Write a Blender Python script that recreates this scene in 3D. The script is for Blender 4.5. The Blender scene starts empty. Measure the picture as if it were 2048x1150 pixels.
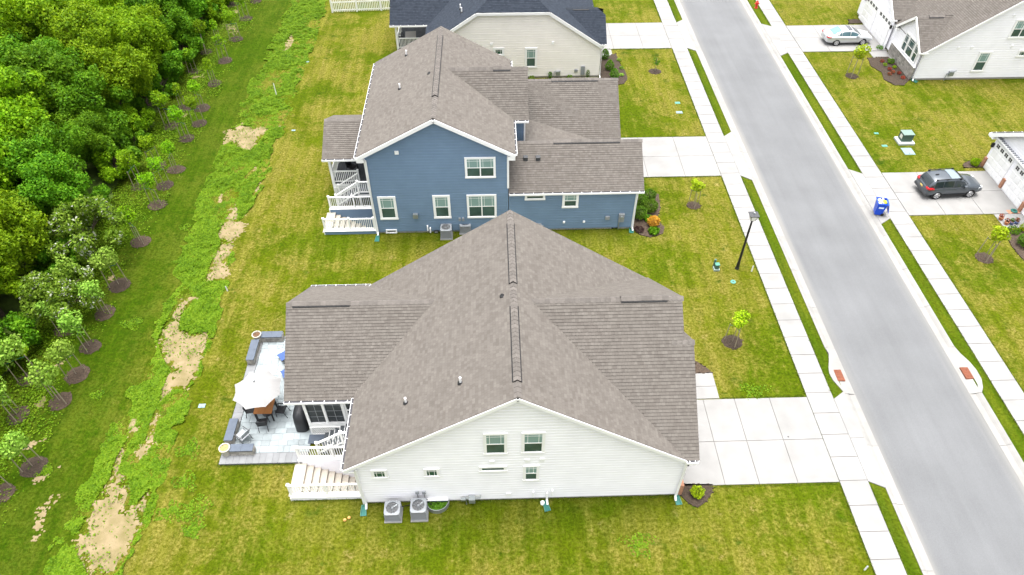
import bpy, math, random
import numpy as np
from mathutils import Vector, Matrix

# ------------------------------------------------------------------ camera, sky, sun, exposure
scene = bpy.context.scene
COL = scene.collection
FPX, PITCH, YAW, CAMH = 1421.6, math.radians(45.74), math.radians(-1.66), 30.0
_s, _c = math.sin(YAW), math.cos(YAW)
RGT = Vector((_c, _s, 0)); FW = Vector((-_s, _c, 0)) * math.cos(PITCH) - Vector((0, 0, math.sin(PITCH)))
UPV = RGT.cross(FW)
cam_d = bpy.data.cameras.new('camera'); cam = bpy.data.objects.new('camera', cam_d); COL.objects.link(cam)
cam.matrix_world = Matrix(((RGT.x, UPV.x, -FW.x, 0), (RGT.y, UPV.y, -FW.y, 0), (RGT.z, UPV.z, -FW.z, CAMH), (0, 0, 0, 1)))
cam_d.sensor_fit = 'HORIZONTAL'; cam_d.sensor_width = 36; cam_d.lens = FPX / 2048 * 36
cam_d.clip_start = .5; cam_d.clip_end = 2000
scene.camera = cam
SUN_EL, SUN_AZ = math.radians(86), math.radians(2)     # azimuth clockwise from north (+Y)
world = bpy.data.worlds.new('World'); scene.world = world; world.use_nodes = True
wn = world.node_tree.nodes; wl = world.node_tree.links
bg = wn['Background']
sky = wn.new('ShaderNodeTexSky'); sky.sky_type = 'NISHITA'; sky.sun_disc = False
sky.sun_elevation = SUN_EL; sky.sun_rotation = SUN_AZ; sky.air_density = 1.0; sky.dust_density = 8.0; sky.ozone_density = 1.0
hs = wn.new('ShaderNodeHueSaturation'); hs.inputs['Saturation'].default_value = .22      # bright overcast: cloud-grey sky
wl.new(sky.outputs[0], hs.inputs['Color']); wl.new(hs.outputs[0], bg.inputs['Color'])
bg.inputs['Strength'].default_value = .15
sd = bpy.data.lights.new('sun', 'SUN'); sd.energy = .65; sd.angle = math.radians(36); sd.color = (1, .985, .96)
sun = bpy.data.objects.new('sun', sd); COL.objects.link(sun)
_d = Vector((math.sin(SUN_AZ) * math.cos(SUN_EL), math.cos(SUN_AZ) * math.cos(SUN_EL), math.sin(SUN_EL)))
sun.rotation_euler = _d.to_track_quat('Z', 'Y').to_euler(); sun.location = (0, 0, 60)
vs = scene.view_settings; vs.view_transform = 'Standard'; vs.look = 'None'; vs.gamma = 1; vs.use_curve_mapping = False
vs.exposure = 1.71
scene.render.engine = 'CYCLES'

rnd = random.Random(7); rng = np.random.default_rng(7)
R = math.radians

# ------------------------------------------------------------------ pixel -> ground, small maths
def G(px, py, z=0.):
    d = RGT * (px - 1024) + UPV * (575 - py) + FW * FPX
    t = (z - CAMH) / d.z
    return Vector((d.x * t, d.y * t, z))
def onY(px, py, Y):
    d = RGT * (px - 1024) + UPV * (575 - py) + FW * FPX
    t = Y / d.y
    return Vector((d.x * t, Y, CAMH + d.z * t))

# ------------------------------------------------------------------ materials
MATS = {}
def mat(name, col, rough=.6, var=0., vs_=3., bump=0., bs=40., rndv=0., metal=0., spec=.35, coat=0., detail=6, col2=None):
    if name in MATS: return MATS[name]
    m = bpy.data.materials.new(name); m.use_nodes = True; MATS[name] = m
    nt = m.node_tree; n = nt.nodes; l = nt.links; b = n['Principled BSDF']
    b.inputs['Roughness'].default_value = rough; b.inputs['Metallic'].default_value = metal
    b.inputs['Specular IOR Level'].default_value = spec; b.inputs['Coat Weight'].default_value = coat
    c4 = (*col, 1); b.inputs['Base Color'].default_value = c4
    src = None
    if var or rndv or col2:
        geo = n.new('ShaderNodeNewGeometry')
        mix = n.new('ShaderNodeMix'); mix.data_type = 'RGBA'
        hi = col2 if col2 else tuple(min(1, c * (1 + var)) for c in col)
        lo = col if col2 else tuple(c * (1 - var) for c in col)
        mix.inputs['A'].default_value = (*lo, 1); mix.inputs['B'].default_value = (*hi, 1)
        no = n.new('ShaderNodeTexNoise'); no.inputs['Scale'].default_value = vs_; no.inputs['Detail'].default_value = detail
        l.new(geo.outputs['Position'], no.inputs['Vector'])
        mr = n.new('ShaderNodeMapRange'); mr.inputs['From Min'].default_value = .3; mr.inputs['From Max'].default_value = .7
        l.new(no.outputs['Fac'], mr.inputs['Value']); l.new(mr.outputs[0], mix.inputs['Factor'])
        src = mix.outputs['Result']
        if rndv:
            oi = n.new('ShaderNodeObjectInfo'); h = n.new('ShaderNodeHueSaturation')
            mr2 = n.new('ShaderNodeMapRange'); mr2.inputs['To Min'].default_value = 1 - rndv; mr2.inputs['To Max'].default_value = 1 + rndv
            l.new(oi.outputs['Random'], mr2.inputs['Value']); l.new(mr2.outputs[0], h.inputs['Value'])
            l.new(src, h.inputs['Color']); src = h.outputs[0]
        l.new(src, b.inputs['Base Color'])
    if bump:
        geo2 = n.new('ShaderNodeNewGeometry'); no2 = n.new('ShaderNodeTexNoise')
        no2.inputs['Scale'].default_value = bs; no2.inputs['Detail'].default_value = 4
        l.new(geo2.outputs['Position'], no2.inputs['Vector'])
        bp = n.new('ShaderNodeBump'); bp.inputs['Strength'].default_value = bump; bp.inputs['Distance'].default_value = .02
        l.new(no2.outputs['Fac'], bp.inputs['Height']); l.new(bp.outputs[0], b.inputs['Normal'])
    return m

def shingle(name, a, bcol, c):
    """architectural shingles: random tabs per course, UV in metres (u along the eave, v up the slope)"""
    m = bpy.data.materials.new(name); m.use_nodes = True
    nt = m.node_tree; n = nt.nodes; l = nt.links; b = n['Principled BSDF']
    b.inputs['Roughness'].default_value = .9; b.inputs['Specular IOR Level'].default_value = .25
    uv = n.new('ShaderNodeUVMap')
    def brick(w, off, c1, c2):
        t = n.new('ShaderNodeTexBrick'); t.offset = off; t.offset_frequency = 2; t.squash = 1.35; t.squash_frequency = 3
        t.inputs['Scale'].default_value = 1; t.inputs['Brick Width'].default_value = w; t.inputs['Row Height'].default_value = .145
        t.inputs['Mortar Size'].default_value = .004; t.inputs['Mortar Smooth'].default_value = .3
        t.inputs['Color1'].default_value = (*c1, 1); t.inputs['Color2'].default_value = (*c2, 1)
        t.inputs['Mortar'].default_value = (*[x * .62 for x in c2], 1)
        l.new(uv.outputs[0], t.inputs['Vector']); return t
    t1 = brick(.14, .41, a, bcol); t2 = brick(.23, .63, bcol, c)
    mx = n.new('ShaderNodeMix'); mx.data_type = 'RGBA'; mx.inputs['Factor'].default_value = .5
    l.new(t1.outputs['Color'], mx.inputs['A']); l.new(t2.outputs['Color'], mx.inputs['B'])
    geo = n.new('ShaderNodeNewGeometry')
    no = n.new('ShaderNodeTexNoise'); no.inputs['Scale'].default_value = 1.1; no.inputs['Detail'].default_value = 8; no.inputs['Roughness'].default_value = .7
    l.new(geo.outputs['Position'], no.inputs['Vector'])
    mr = n.new('ShaderNodeMapRange'); mr.inputs['From Min'].default_value = .3; mr.inputs['From Max'].default_value = .7
    mr.inputs['To Min'].default_value = .94; mr.inputs['To Max'].default_value = 1.06
    l.new(no.outputs['Fac'], mr.inputs['Value'])
    h = n.new('ShaderNodeHueSaturation'); l.new(mr.outputs[0], h.inputs['Value']); l.new(mx.outputs['Result'], h.inputs['Color'])
    l.new(h.outputs[0], b.inputs['Base Color'])
    return m

def leafmat(name, dark, mid, bright, trans=.3, flower=None):
    m = bpy.data.materials.new(name); m.use_nodes = True
    nt = m.node_tree; n = nt.nodes; l = nt.links; b = n['Principled BSDF']
    geo = n.new('ShaderNodeNewGeometry'); oi = n.new('ShaderNodeObjectInfo')
    ramp = n.new('ShaderNodeValToRGB'); e = ramp.color_ramp.elements
    e[0].color = (*dark, 1); e[0].position = .05; e[1].color = (*bright, 1); e[1].position = .95
    k = e.new(.5); k.color = (*mid, 1)
    if flower:
        k = e.new(flower[1]); k.color = (*bright, 1); k = e.new(flower[1] + .02); k.color = (*flower[0], 1); e[len(e) - 1].color = (*flower[0], 1)
    no = n.new('ShaderNodeTexNoise'); no.inputs['Scale'].default_value = .9; no.inputs['Detail'].default_value = 3
    l.new(geo.outputs['Position'], no.inputs['Vector'])
    a1 = n.new('ShaderNodeMath'); a1.operation = 'MULTIPLY_ADD'; a1.inputs[1].default_value = .6
    l.new(geo.outputs['Random Per Island'], a1.inputs[0])
    a2 = n.new('ShaderNodeMath'); a2.operation = 'MULTIPLY_ADD'; a2.inputs[1].default_value = .9; a2.inputs[2].default_value = -.25
    l.new(no.outputs['Fac'], a2.inputs[0]); l.new(a2.outputs[0], a1.inputs[2])
    l.new(a1.outputs[0], ramp.inputs['Fac'])
    h = n.new('ShaderNodeHueSaturation')
    mv = n.new('ShaderNodeMapRange'); mv.inputs['To Min'].default_value = .78; mv.inputs['To Max'].default_value = 1.25
    l.new(oi.outputs['Random'], mv.inputs['Value']); l.new(mv.outputs[0], h.inputs['Value']); l.new(ramp.outputs[0], h.inputs['Color'])
    ms = n.new('ShaderNodeMapRange'); ms.inputs['To Min'].default_value = .485; ms.inputs['To Max'].default_value = .512
    l.new(oi.outputs['Random'], ms.inputs['Value']); l.new(ms.outputs[0], h.inputs['Hue'])
    b.inputs['Roughness'].default_value = .6; b.inputs['Specular IOR Level'].default_value = .12
    l.new(h.outputs[0], b.inputs['Base Color'])
    tr = n.new('ShaderNodeBsdfTranslucent'); l.new(h.outputs[0], tr.inputs['Color'])
    mxs = n.new('ShaderNodeMixShader'); mxs.inputs[0].default_value = trans
    l.new(b.outputs[0], mxs.inputs[1]); l.new(tr.outputs[0], mxs.inputs[2])
    l.new(mxs.outputs[0], n['Material Output'].inputs['Surface'])
    return m

# ------------------------------------------------------------------ mesh builder and object helpers
XF = {}
class MB:
    def __init__(s): s.v = []; s.f = []; s.uv = []
    def poly(s, pts, uv=None):
        i = len(s.v); s.v += [tuple(p) for p in pts]; s.f.append(tuple(range(i, i + len(pts))))
        s.uv += uv if uv else [(p[0], p[1]) for p in pts]
    def fbox(s, O, U, V, N, u0, u1, v0, v1, n0, n1):
        c = [O + U * u + V * v + N * w for u in (u0, u1) for v in (v0, v1) for w in (n0, n1)]
        for q in ((0, 1, 3, 2), (4, 6, 7, 5), (0, 4, 5, 1), (2, 3, 7, 6), (0, 2, 6, 4), (1, 5, 7, 3)): s.poly([c[k] for k in q])
        return s
    def box(s, x0, x1, y0, y1, z0, z1):
        return s.fbox(Vector((0, 0, 0)), Vector((1, 0, 0)), Vector((0, 1, 0)), Vector((0, 0, 1)), x0, x1, y0, y1, z0, z1)
    def bar(s, p, q, w, h, up=Vector((0, 0, 1))):
        p = Vector(p); q = Vector(q); U = (q - p); L = U.length; U.normalize()
        S = U.cross(up)
        if S.length < 1e-4: S = U.cross(Vector((0, 1, 0)))
        S.normalize(); W = S.cross(U)
        return s.fbox(p, U, S, W, 0, L, -w / 2, w / 2, -h / 2, h / 2)
    def tube(s, pts, rad, n=8, cap=True):
        pts = [Vector(p) for p in pts]
        if not hasattr(rad, '__len__'): rad = [rad] * len(pts)
        rings = []
        for i, p in enumerate(pts):
            d = (pts[min(i + 1, len(pts) - 1)] - pts[max(i - 1, 0)]).normalized()
            a = d.cross(Vector((0, 0, 1)));
            if a.length < 1e-3: a = Vector((1, 0, 0))
            a.normalize(); b = a.cross(d)
            rings.append([p + (a * math.cos(t) + b * math.sin(t)) * rad[i] for t in [2 * math.pi * k / n for k in range(n)]])
        for r0, r1 in zip(rings, rings[1:]):
            for k in range(n): s.poly([r0[k], r0[(k + 1) % n], r1[(k + 1) % n], r1[k]])
        if cap: s.poly(rings[0][::-1]); s.poly(rings[-1])
        return s
    def lathe(s, prof, n=16, c=(0, 0, 0), a0=0., a1=2 * math.pi):
        cx, cy, cz = c
        full = abs(a1 - a0 - 2 * math.pi) < 1e-6
        m = n if full else n + 1
        ring = lambda r, z: [(cx + r * math.cos(a0 + (a1 - a0) * k / n), cy + r * math.sin(a0 + (a1 - a0) * k / n), cz + z) for k in range(m)]
        rr = [ring(r, z) for r, z in prof]
        for q0, q1 in zip(rr, rr[1:]):
            for k in range(n): s.poly([q0[k], q0[(k + 1) % m], q1[(k + 1) % m], q1[k]])
        return s
    def prism(s, pts, z0, z1):
        a = [(p[0], p[1], z0) for p in pts]; b = [(p[0], p[1], z1) for p in pts]
        s.poly(b); s.poly(a[::-1])
        for i in range(len(pts)): j = (i + 1) % len(pts); s.poly([a[i], a[j], b[j], b[i]])
        return s
    def lap(s, pts, e, t, under=0., uoff=0., dutch=0.):
        """coplanar polygon cut into overlapping courses (shingles, siding); pts[0]->pts[1] is the lower edge"""
        pts = [Vector(p) for p in pts]
        O = pts[0]; U = (pts[1] - pts[0]).normalized()
        w = pts[2] - O; V = (w - U * w.dot(U)).normalized(); N = U.cross(V)
        P2 = [((p - O).dot(U), (p - O).dot(V)) for p in pts]
        def clip(P, f):
            out = []
            for i in range(len(P)):
                a, b = P[i], P[(i + 1) % len(P)]; fa, fb = f(a), f(b)
                if fa >= 0: out.append(a)
                if (fa > 0 and fb < 0) or (fa < 0 and fb > 0):
                    k = fa / (fa - fb); out.append((a[0] + (b[0] - a[0]) * k, a[1] + (b[1] - a[1]) * k))
            return out
        vmax = max(p[1] for p in P2); k = 0
        while k * e < vmax - 1e-4:
            a, b = k * e, (k + 1) * e
            q = clip(clip(P2, lambda p: p[1] - a), lambda p: b - p[1])
            if len(q) >= 3 and dutch:
                m_ = a + e * dutch
                for q2, f in ((clip(q, lambda p: m_ - p[1]), lambda v: t), (clip(q, lambda p: p[1] - m_), lambda v: t * (b - v) / (b - m_))):
                    if len(q2) >= 3: s.poly([O + U * p[0] + V * p[1] + N * f(p[1]) for p in q2], [(p[0], p[1]) for p in q2])
                lo = [p[0] for p in q if abs(p[1] - a) < 1e-5]
                if len(lo) >= 2: s.poly([O + U * min(lo) + V * a, O + U * max(lo) + V * a, O + U * max(lo) + V * a + N * t, O + U * min(lo) + V * a + N * t])
            elif len(q) >= 3:
                s.poly([O + U * p[0] + V * p[1] + N * (t * (1 - (p[1] - a) / e)) for p in q], [(p[0] + uoff, p[1]) for p in q])
                lo = [p[0] for p in q if abs(p[1] - a) < 1e-5]
                if len(lo) >= 2:
                    u0, u1 = min(lo), max(lo)
                    s.poly([O + U * u0 + V * a, O + U * u1 + V * a, O + U * u1 + V * a + N * t, O + U * u0 + V * a + N * t],
                           [(u0 + uoff, a + .002), (u1 + uoff, a + .002), (u1 + uoff, a + .003), (u0 + uoff, a + .003)])
            k += 1
        if under: s.poly([p - N * under for p in pts[::-1]])
        return s
    def build(s, name, m, parent=None, smooth=False, world=True, bevel=0.):
        me = bpy.data.meshes.new(name)
        vv = s.v
        if parent is not None and world:
            inv = XF[parent.name].inverted(); vv = [tuple(inv @ Vector(p)) for p in vv]
        me.from_pydata(vv, [], s.f)
        ul = me.uv_layers.new(name='UVMap'); ul.data.foreach_set('uv', [c for p in s.uv for c in p])
        if smooth: me.polygons.foreach_set('use_smooth', [True] * len(me.polygons))
        me.materials.append(m)
        o = bpy.data.objects.new(name, me); COL.objects.link(o)
        if parent is not None: o.parent = parent; XF[o.name] = XF[parent.name].copy()
        else: XF[o.name] = Matrix.Identity(4)
        if bevel or smooth:
            import bmesh
            b = bmesh.new(); b.from_mesh(me); bmesh.ops.remove_doubles(b, verts=b.verts, dist=1e-4); bmesh.ops.recalc_face_normals(b, faces=b.faces)
            if bevel: bmesh.ops.bevel(b, geom=b.edges[:], offset=bevel, segments=2, affect='EDGES', profile=.6, clamp_overlap=True)
            b.to_mesh(me); b.free()
        return o
def fill(pts, z):
    """triangulated flat sheet from an outline (handles concave)"""
    from mathutils.geometry import tessellate_polygon
    v = [Vector((p[0], p[1], z)) for p in pts]; mb = MB()
    for t in tessellate_polygon([v]):
        q = [v[i] for i in t]
        if (q[1] - q[0]).cross(q[2] - q[0]).z < 0: q = q[::-1]
        mb.poly(q)
    return mb
def tag(o, label, cat=None, group=None, kind=None):
    if label: o['label'] = label
    if cat: o['category'] = cat
    if group: o['group'] = group
    if kind: o['kind'] = kind
    return o
def thing(name, label, cat, loc=(0, 0, 0), rz=0., group=None):
    o = bpy.data.objects.new(name, None); COL.objects.link(o); o.empty_display_size = .3
    o.location = loc; o.rotation_euler = (0, 0, rz)
    XF[o.name] = Matrix.Translation(Vector(loc)) @ Matrix.Rotation(rz, 4, 'Z')
    return tag(o, label, cat, group)
def copy_tree(o, parent=None):
    c = o.copy(); COL.objects.link(c); c.parent = parent
    for ch in o.children: copy_tree(ch, c)
    return c
def place(o, loc, rz=0., sc=1., label=None):
    o.location = loc; o.rotation_euler = (0, 0, rz)
    o.scale = (sc, sc, sc) if not hasattr(sc, '__len__') else sc
    if label: o['label'] = label
    return o
def struct(o): o['kind'] = 'structure'; return o
def inst(src, parent, mtx):
    """a copy that shares the source mesh, as another piece under parent; mtx in the parent's frame"""
    c = src.copy(); COL.objects.link(c); c.parent = parent; c.matrix_local = mtx
    return c
X_, Y_, Z_ = Vector((1, 0, 0)), Vector((0, 1, 0)), Vector((0, 0, 1))

# material library
WHITE = mat('white_trim', (.80, .80, .80), .45, var=.03, vs_=2.)
VINYL = mat('white_vinyl_rail', (.82, .82, .80), .4)
SID_W = mat('white_siding', (.85, .845, .89), .55, var=.035, vs_=1.2)
SID_B = mat('blue_siding', (.138, .212, .310), .55, var=.06, vs_=1.2)
SID_T = mat('cream_siding', (.83, .79, .75), .55, var=.04, vs_=1.2)
SH_B = shingle('brown_shingles', (.134, .122, .109), (.085, .075, .066), (.115, .104, .092))
SH_S = shingle('slate_shingles', (.030, .038, .052), (.012, .017, .026), (.021, .028, .040))
CAP_B = mat('brown_ridge_cap', (.118, .106, .096), .9, var=.12, vs_=6, rndv=.14)
CAP_S = mat('slate_ridge_cap', (.022, .028, .038), .9, var=.12, vs_=6, rndv=.14)
BLACK = mat('black_plastic', (.012, .012, .013), .5)
DARK = mat('dark_grey_metal', (.05, .052, .056), .45)
GUARD = mat('gutter_guard', (.03, .03, .035), .6)
CONC = mat('concrete', (.212, .209, .202), .85, var=.10, vs_=.9, bump=.15, bs=60, rndv=.035, detail=9)
CONC2 = mat('kerb_concrete', (.215, .211, .20), .85, var=.09, vs_=1.5, bump=.15, bs=60, rndv=.05, detail=9)
JOINT = mat('joint_gravel', (.085, .08, .07), .95)
FOUND = mat('foundation_concrete', (.30, .285, .26), .9, var=.08)
STEP = mat('cream_step_concrete', (.34, .31, .265), .85, var=.08, vs_=2)
GLASS_B = mat('pane_over_pale_blind', (.20, .305, .29), .06, spec=.5, var=.06, vs_=1.5)
GLASS_D = mat('dark_pane', (.045, .085, .08), .05, spec=.6, var=.3, vs_=1.2)
GLASS_G = mat('green_pane', (.02, .07, .05), .05, spec=.6)
SCREEN = mat('insect_screen', (.030, .036, .040), .55, var=.35, vs_=1.2)
GALV = mat('galvanised_steel', (.30, .325, .335), .4, metal=.6)
ACG = mat('ac_grey_paint', (.24, .255, .27), .5)
ACF = mat('ac_coil_fin', (.16, .165, .17), .6)
MULCH = mat('dark_mulch', (.040, .028, .019), .95, var=.5, vs_=14, bump=1., bs=30)
MULCH_R = mat('brown_mulch', (.055, .038, .026), .95, var=.45, vs_=14, bump=1., bs=30)
SOIL = mat('dry_straw_soil', (.225, .172, .10), .95, col2=(.13, .108, .04), vs_=1.6, bump=.6, bs=25, detail=9)
TEAL = mat('teal_plastic', (.015, .115, .095), .5, var=.2)
PALEGREEN = mat('pale_green_plastic', (.06, .20, .15), .5)
WOODG = mat('grey_deck_board', (.072, .08, .088), .7, var=.15, vs_=3, rndv=.18)
WOODO = mat('orange_wood', (.36, .14, .035), .55, var=.15, vs_=5)
BARK = mat('bark', (.075, .055, .04), .9, var=.3, vs_=6)
STAKE = mat('wood_stake', (.27, .23, .17), .8)
PAVER = mat('blue_grey_paver', (.27, .305, .315), .8, var=.10, vs_=4, rndv=.22)
LEDGE = mat('grey_ledge_stone', (.17, .175, .18), .8, var=.08, vs_=4, rndv=.08)
CAPST = mat('blue_slate_cap', (.075, .092, .12), .7, var=.1, vs_=4)
STONE = mat('wall_stone', (.27, .255, .23), .85, var=.2, vs_=5, rndv=.28)
FABW = mat('white_canvas', (.29, .288, .286), .8)
FABB = mat('blue_canvas', (.045, .085, .22), .8)
RUST = mat('rusty_iron', (.155, .050, .025), .8, var=.25, vs_=12)
BRICK = mat('orange_brick', (.36, .18, .11), .85, var=.25, vs_=9)
TERRA = mat('terracotta', (.36, .13, .06), .75)
# ------------------------------------------------------------------ ground, road, pavements
def lawn_mat():
    m = bpy.data.materials.new('lawn'); m.use_nodes = True
    nt = m.node_tree; n = nt.nodes; l = nt.links; b = n['Principled BSDF']
    geo = n.new('ShaderNodeNewGeometry'); sep = n.new('ShaderNodeSeparateXYZ'); l.new(geo.outputs['Position'], sep.inputs[0])
    def noise(sc, det=6, rough=.55, st=None, dist=0.):
        t = n.new('ShaderNodeTexNoise'); t.inputs['Scale'].default_value = sc; t.inputs['Detail'].default_value = det
        t.inputs['Roughness'].default_value = rough; t.inputs['Distortion'].default_value = dist
        if st:
            mp = n.new('ShaderNodeMapping'); mp.inputs['Scale'].default_value = st[:3]; mp.inputs['Rotation'].default_value = (0, 0, st[3] if len(st) > 3 else 0)
            l.new(geo.outputs['Position'], mp.inputs['Vector']); l.new(mp.outputs[0], t.inputs['Vector'])
        else: l.new(geo.outputs['Position'], t.inputs['Vector'])
        return t.outputs['Fac']
    def mr(x, a, b_, c=0., d=1., smooth=True):
        k = n.new('ShaderNodeMapRange'); k.interpolation_type = 'SMOOTHSTEP' if smooth else 'LINEAR'
        for nm, v in (('From Min', a), ('From Max', b_), ('To Min', c), ('To Max', d)): k.inputs[nm].default_value = v
        l.new(x, k.inputs['Value']); return k.outputs[0]
    def ma(op, a, b_):
        k = n.new('ShaderNodeMath'); k.operation = op
        for i, x in enumerate((a, b_)):
            if isinstance(x, (int, float)): k.inputs[i].default_value = x
            else: l.new(x, k.inputs[i])
        return k.outputs[0]
    def mix(f, a, b_):
        k = n.new('ShaderNodeMix'); k.data_type = 'RGBA'
        l.new(f, k.inputs['Factor'])
        for nm, x in (('A', a), ('B', b_)):
            if isinstance(x, tuple): k.inputs[nm].default_value = (*x, 1)
            else: l.new(x, k.inputs[nm])
        return k.outputs['Result']
    x, y = sep.outputs['X'], sep.outputs['Y']
    big = noise(.16, 4, .5); med = noise(.55, 6, .62, dist=.4); spot = noise(.75, 4, .55, (1, 1.25, 1)); fine = noise(7., 8, .75); tuft = noise(2.6, 5, .7)
    thin = noise(1.3, 5, .7); spot2 = noise(1.7, 4, .6, (1, 1.1, 1, .4)); streak = noise(1.0, 4, .6, (2.2, .22, 1)); blade = noise(26., 4, .8)
    # where the lawn is dry: patchy everywhere, driest in the middle of the plots, hardly in the swale by the wood
    swale = mr(x, -20.3, -16.6, 0., 1.)
    dry = ma('ADD', ma('MULTIPLY', big, .75), ma('MULTIPLY', med, .75))
    dry = ma('ADD', dry, ma('MULTIPLY', ma('SUBTRACT', tuft, .5), .55))
    dry = ma('ADD', dry, ma('MULTIPLY', ma('SUBTRACT', streak, .5), .35))
    dryf = ma('MULTIPLY', mr(dry, .60, .90), mr(swale, 0, 1, .18, 1., False))
    # shade along house walls painted dark green; greener, thicker turf on roadside strips
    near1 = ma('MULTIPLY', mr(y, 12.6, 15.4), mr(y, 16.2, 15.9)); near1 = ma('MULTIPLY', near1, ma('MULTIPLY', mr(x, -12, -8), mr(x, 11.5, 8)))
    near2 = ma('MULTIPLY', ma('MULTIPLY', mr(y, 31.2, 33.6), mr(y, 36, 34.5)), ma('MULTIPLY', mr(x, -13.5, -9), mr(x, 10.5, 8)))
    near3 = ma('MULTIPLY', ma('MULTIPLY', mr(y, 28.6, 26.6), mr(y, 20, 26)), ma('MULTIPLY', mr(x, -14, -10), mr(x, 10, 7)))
    wall_shade = ma('MAXIMUM', ma('MAXIMUM', near1, near2), near3)
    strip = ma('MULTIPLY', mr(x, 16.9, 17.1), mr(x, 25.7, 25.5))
    lush_shade = ma('MAXIMUM', ma('MULTIPLY', wall_shade, .3), ma('MULTIPLY', strip, .7))
    dryf = ma('MULTIPLY', dryf, ma('SUBTRACT', 1.0, lush_shade))
    green = mix(mr(tuft, .3, .7), (.022, .050, .0006), (.046, .074, .0014))
    green = mix(ma('MULTIPLY', swale, mr(big, .35, .65, .35, .95)), green, (.066, .080, .0018))
    yel = mix(mr(fine, .3, .7), (.077, .078, .0040), (.138, .121, .028))
    green = mix(mr(swale, 0, 1, .5, 0., False), green, (.020, .046, .0006))
    base = mix(dryf, green, yel)
    # straw-coloured thin spots
    base = mix(ma('MULTIPLY', ma('MULTIPLY', mr(thin, .58, .72), mr(fine, .4, .6)), ma('MULTIPLY', dryf, .8)), base, (0.2005, 0.1572, 0.0625))
    # thick dark tussocks
    dk = ma('MULTIPLY', mr(spot, .60, .72), mr(med, .35, .6))
    base = mix(ma('MULTIPLY', dk, .8), base, (0.0144, 0.0403, 0.0005))
    dk2 = ma('MULTIPLY', mr(spot2, .60, .70), mr(tuft, .35, .6))
    base = mix(ma('MULTIPLY', dk2, .7), base, (0.0217, 0.0512, 0.0007))
    base = mix(ma('MULTIPLY', lush_shade, mr(tuft, .3, .6, .35, .9)), base, (0.0246, 0.0558, 0.0011))  # painted wall shade and lush strips share one dark green
    # mower lines, running with the street
    wx = n.new('ShaderNodeTexWave'); wx.wave_type = 'BANDS'; wx.bands_direction = 'X'; wx.inputs['Scale'].default_value = .33; wx.inputs['Distortion'].default_value = 1.6; wx.inputs['Detail'].default_value = 2; wx.inputs['Detail Scale'].default_value = .25
    l.new(geo.outputs['Position'], wx.inputs['Vector'])
    mow = ma('MULTIPLY', mr(wx.outputs['Fac'], .45, .8), mr(big, .36, .58, .1, .6))
    base = mix(ma('MULTIPLY', mow, mr(swale, 0, 1, .12, .5, False)), base, (0.0856, 0.0968, 0.0057))
    h = n.new('ShaderNodeHueSaturation')
    v = ma('MULTIPLY', mr(fine, .28, .72, .58, 1.42), mr(blade, .3, .7, .74, 1.28))
    v = ma('MULTIPLY', v, mr(streak, .3, .7, .90, 1.10))
    l.new(v, h.inputs['Value']); l.new(base, h.inputs['Color']); l.new(h.outputs[0], b.inputs['Base Color'])
    b.inputs['Roughness'].default_value = .9; b.inputs['Specular IOR Level'].default_value = .04
    bp = n.new('ShaderNodeBump'); bp.inputs['Strength'].default_value = .9; bp.inputs['Distance'].default_value = .05
    l.new(ma('ADD', fine, ma('MULTIPLY', blade, .5)), bp.inputs['Height']); l.new(bp.outputs[0], b.inputs['Normal'])
    return m
LAWN = lawn_mat()
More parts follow.
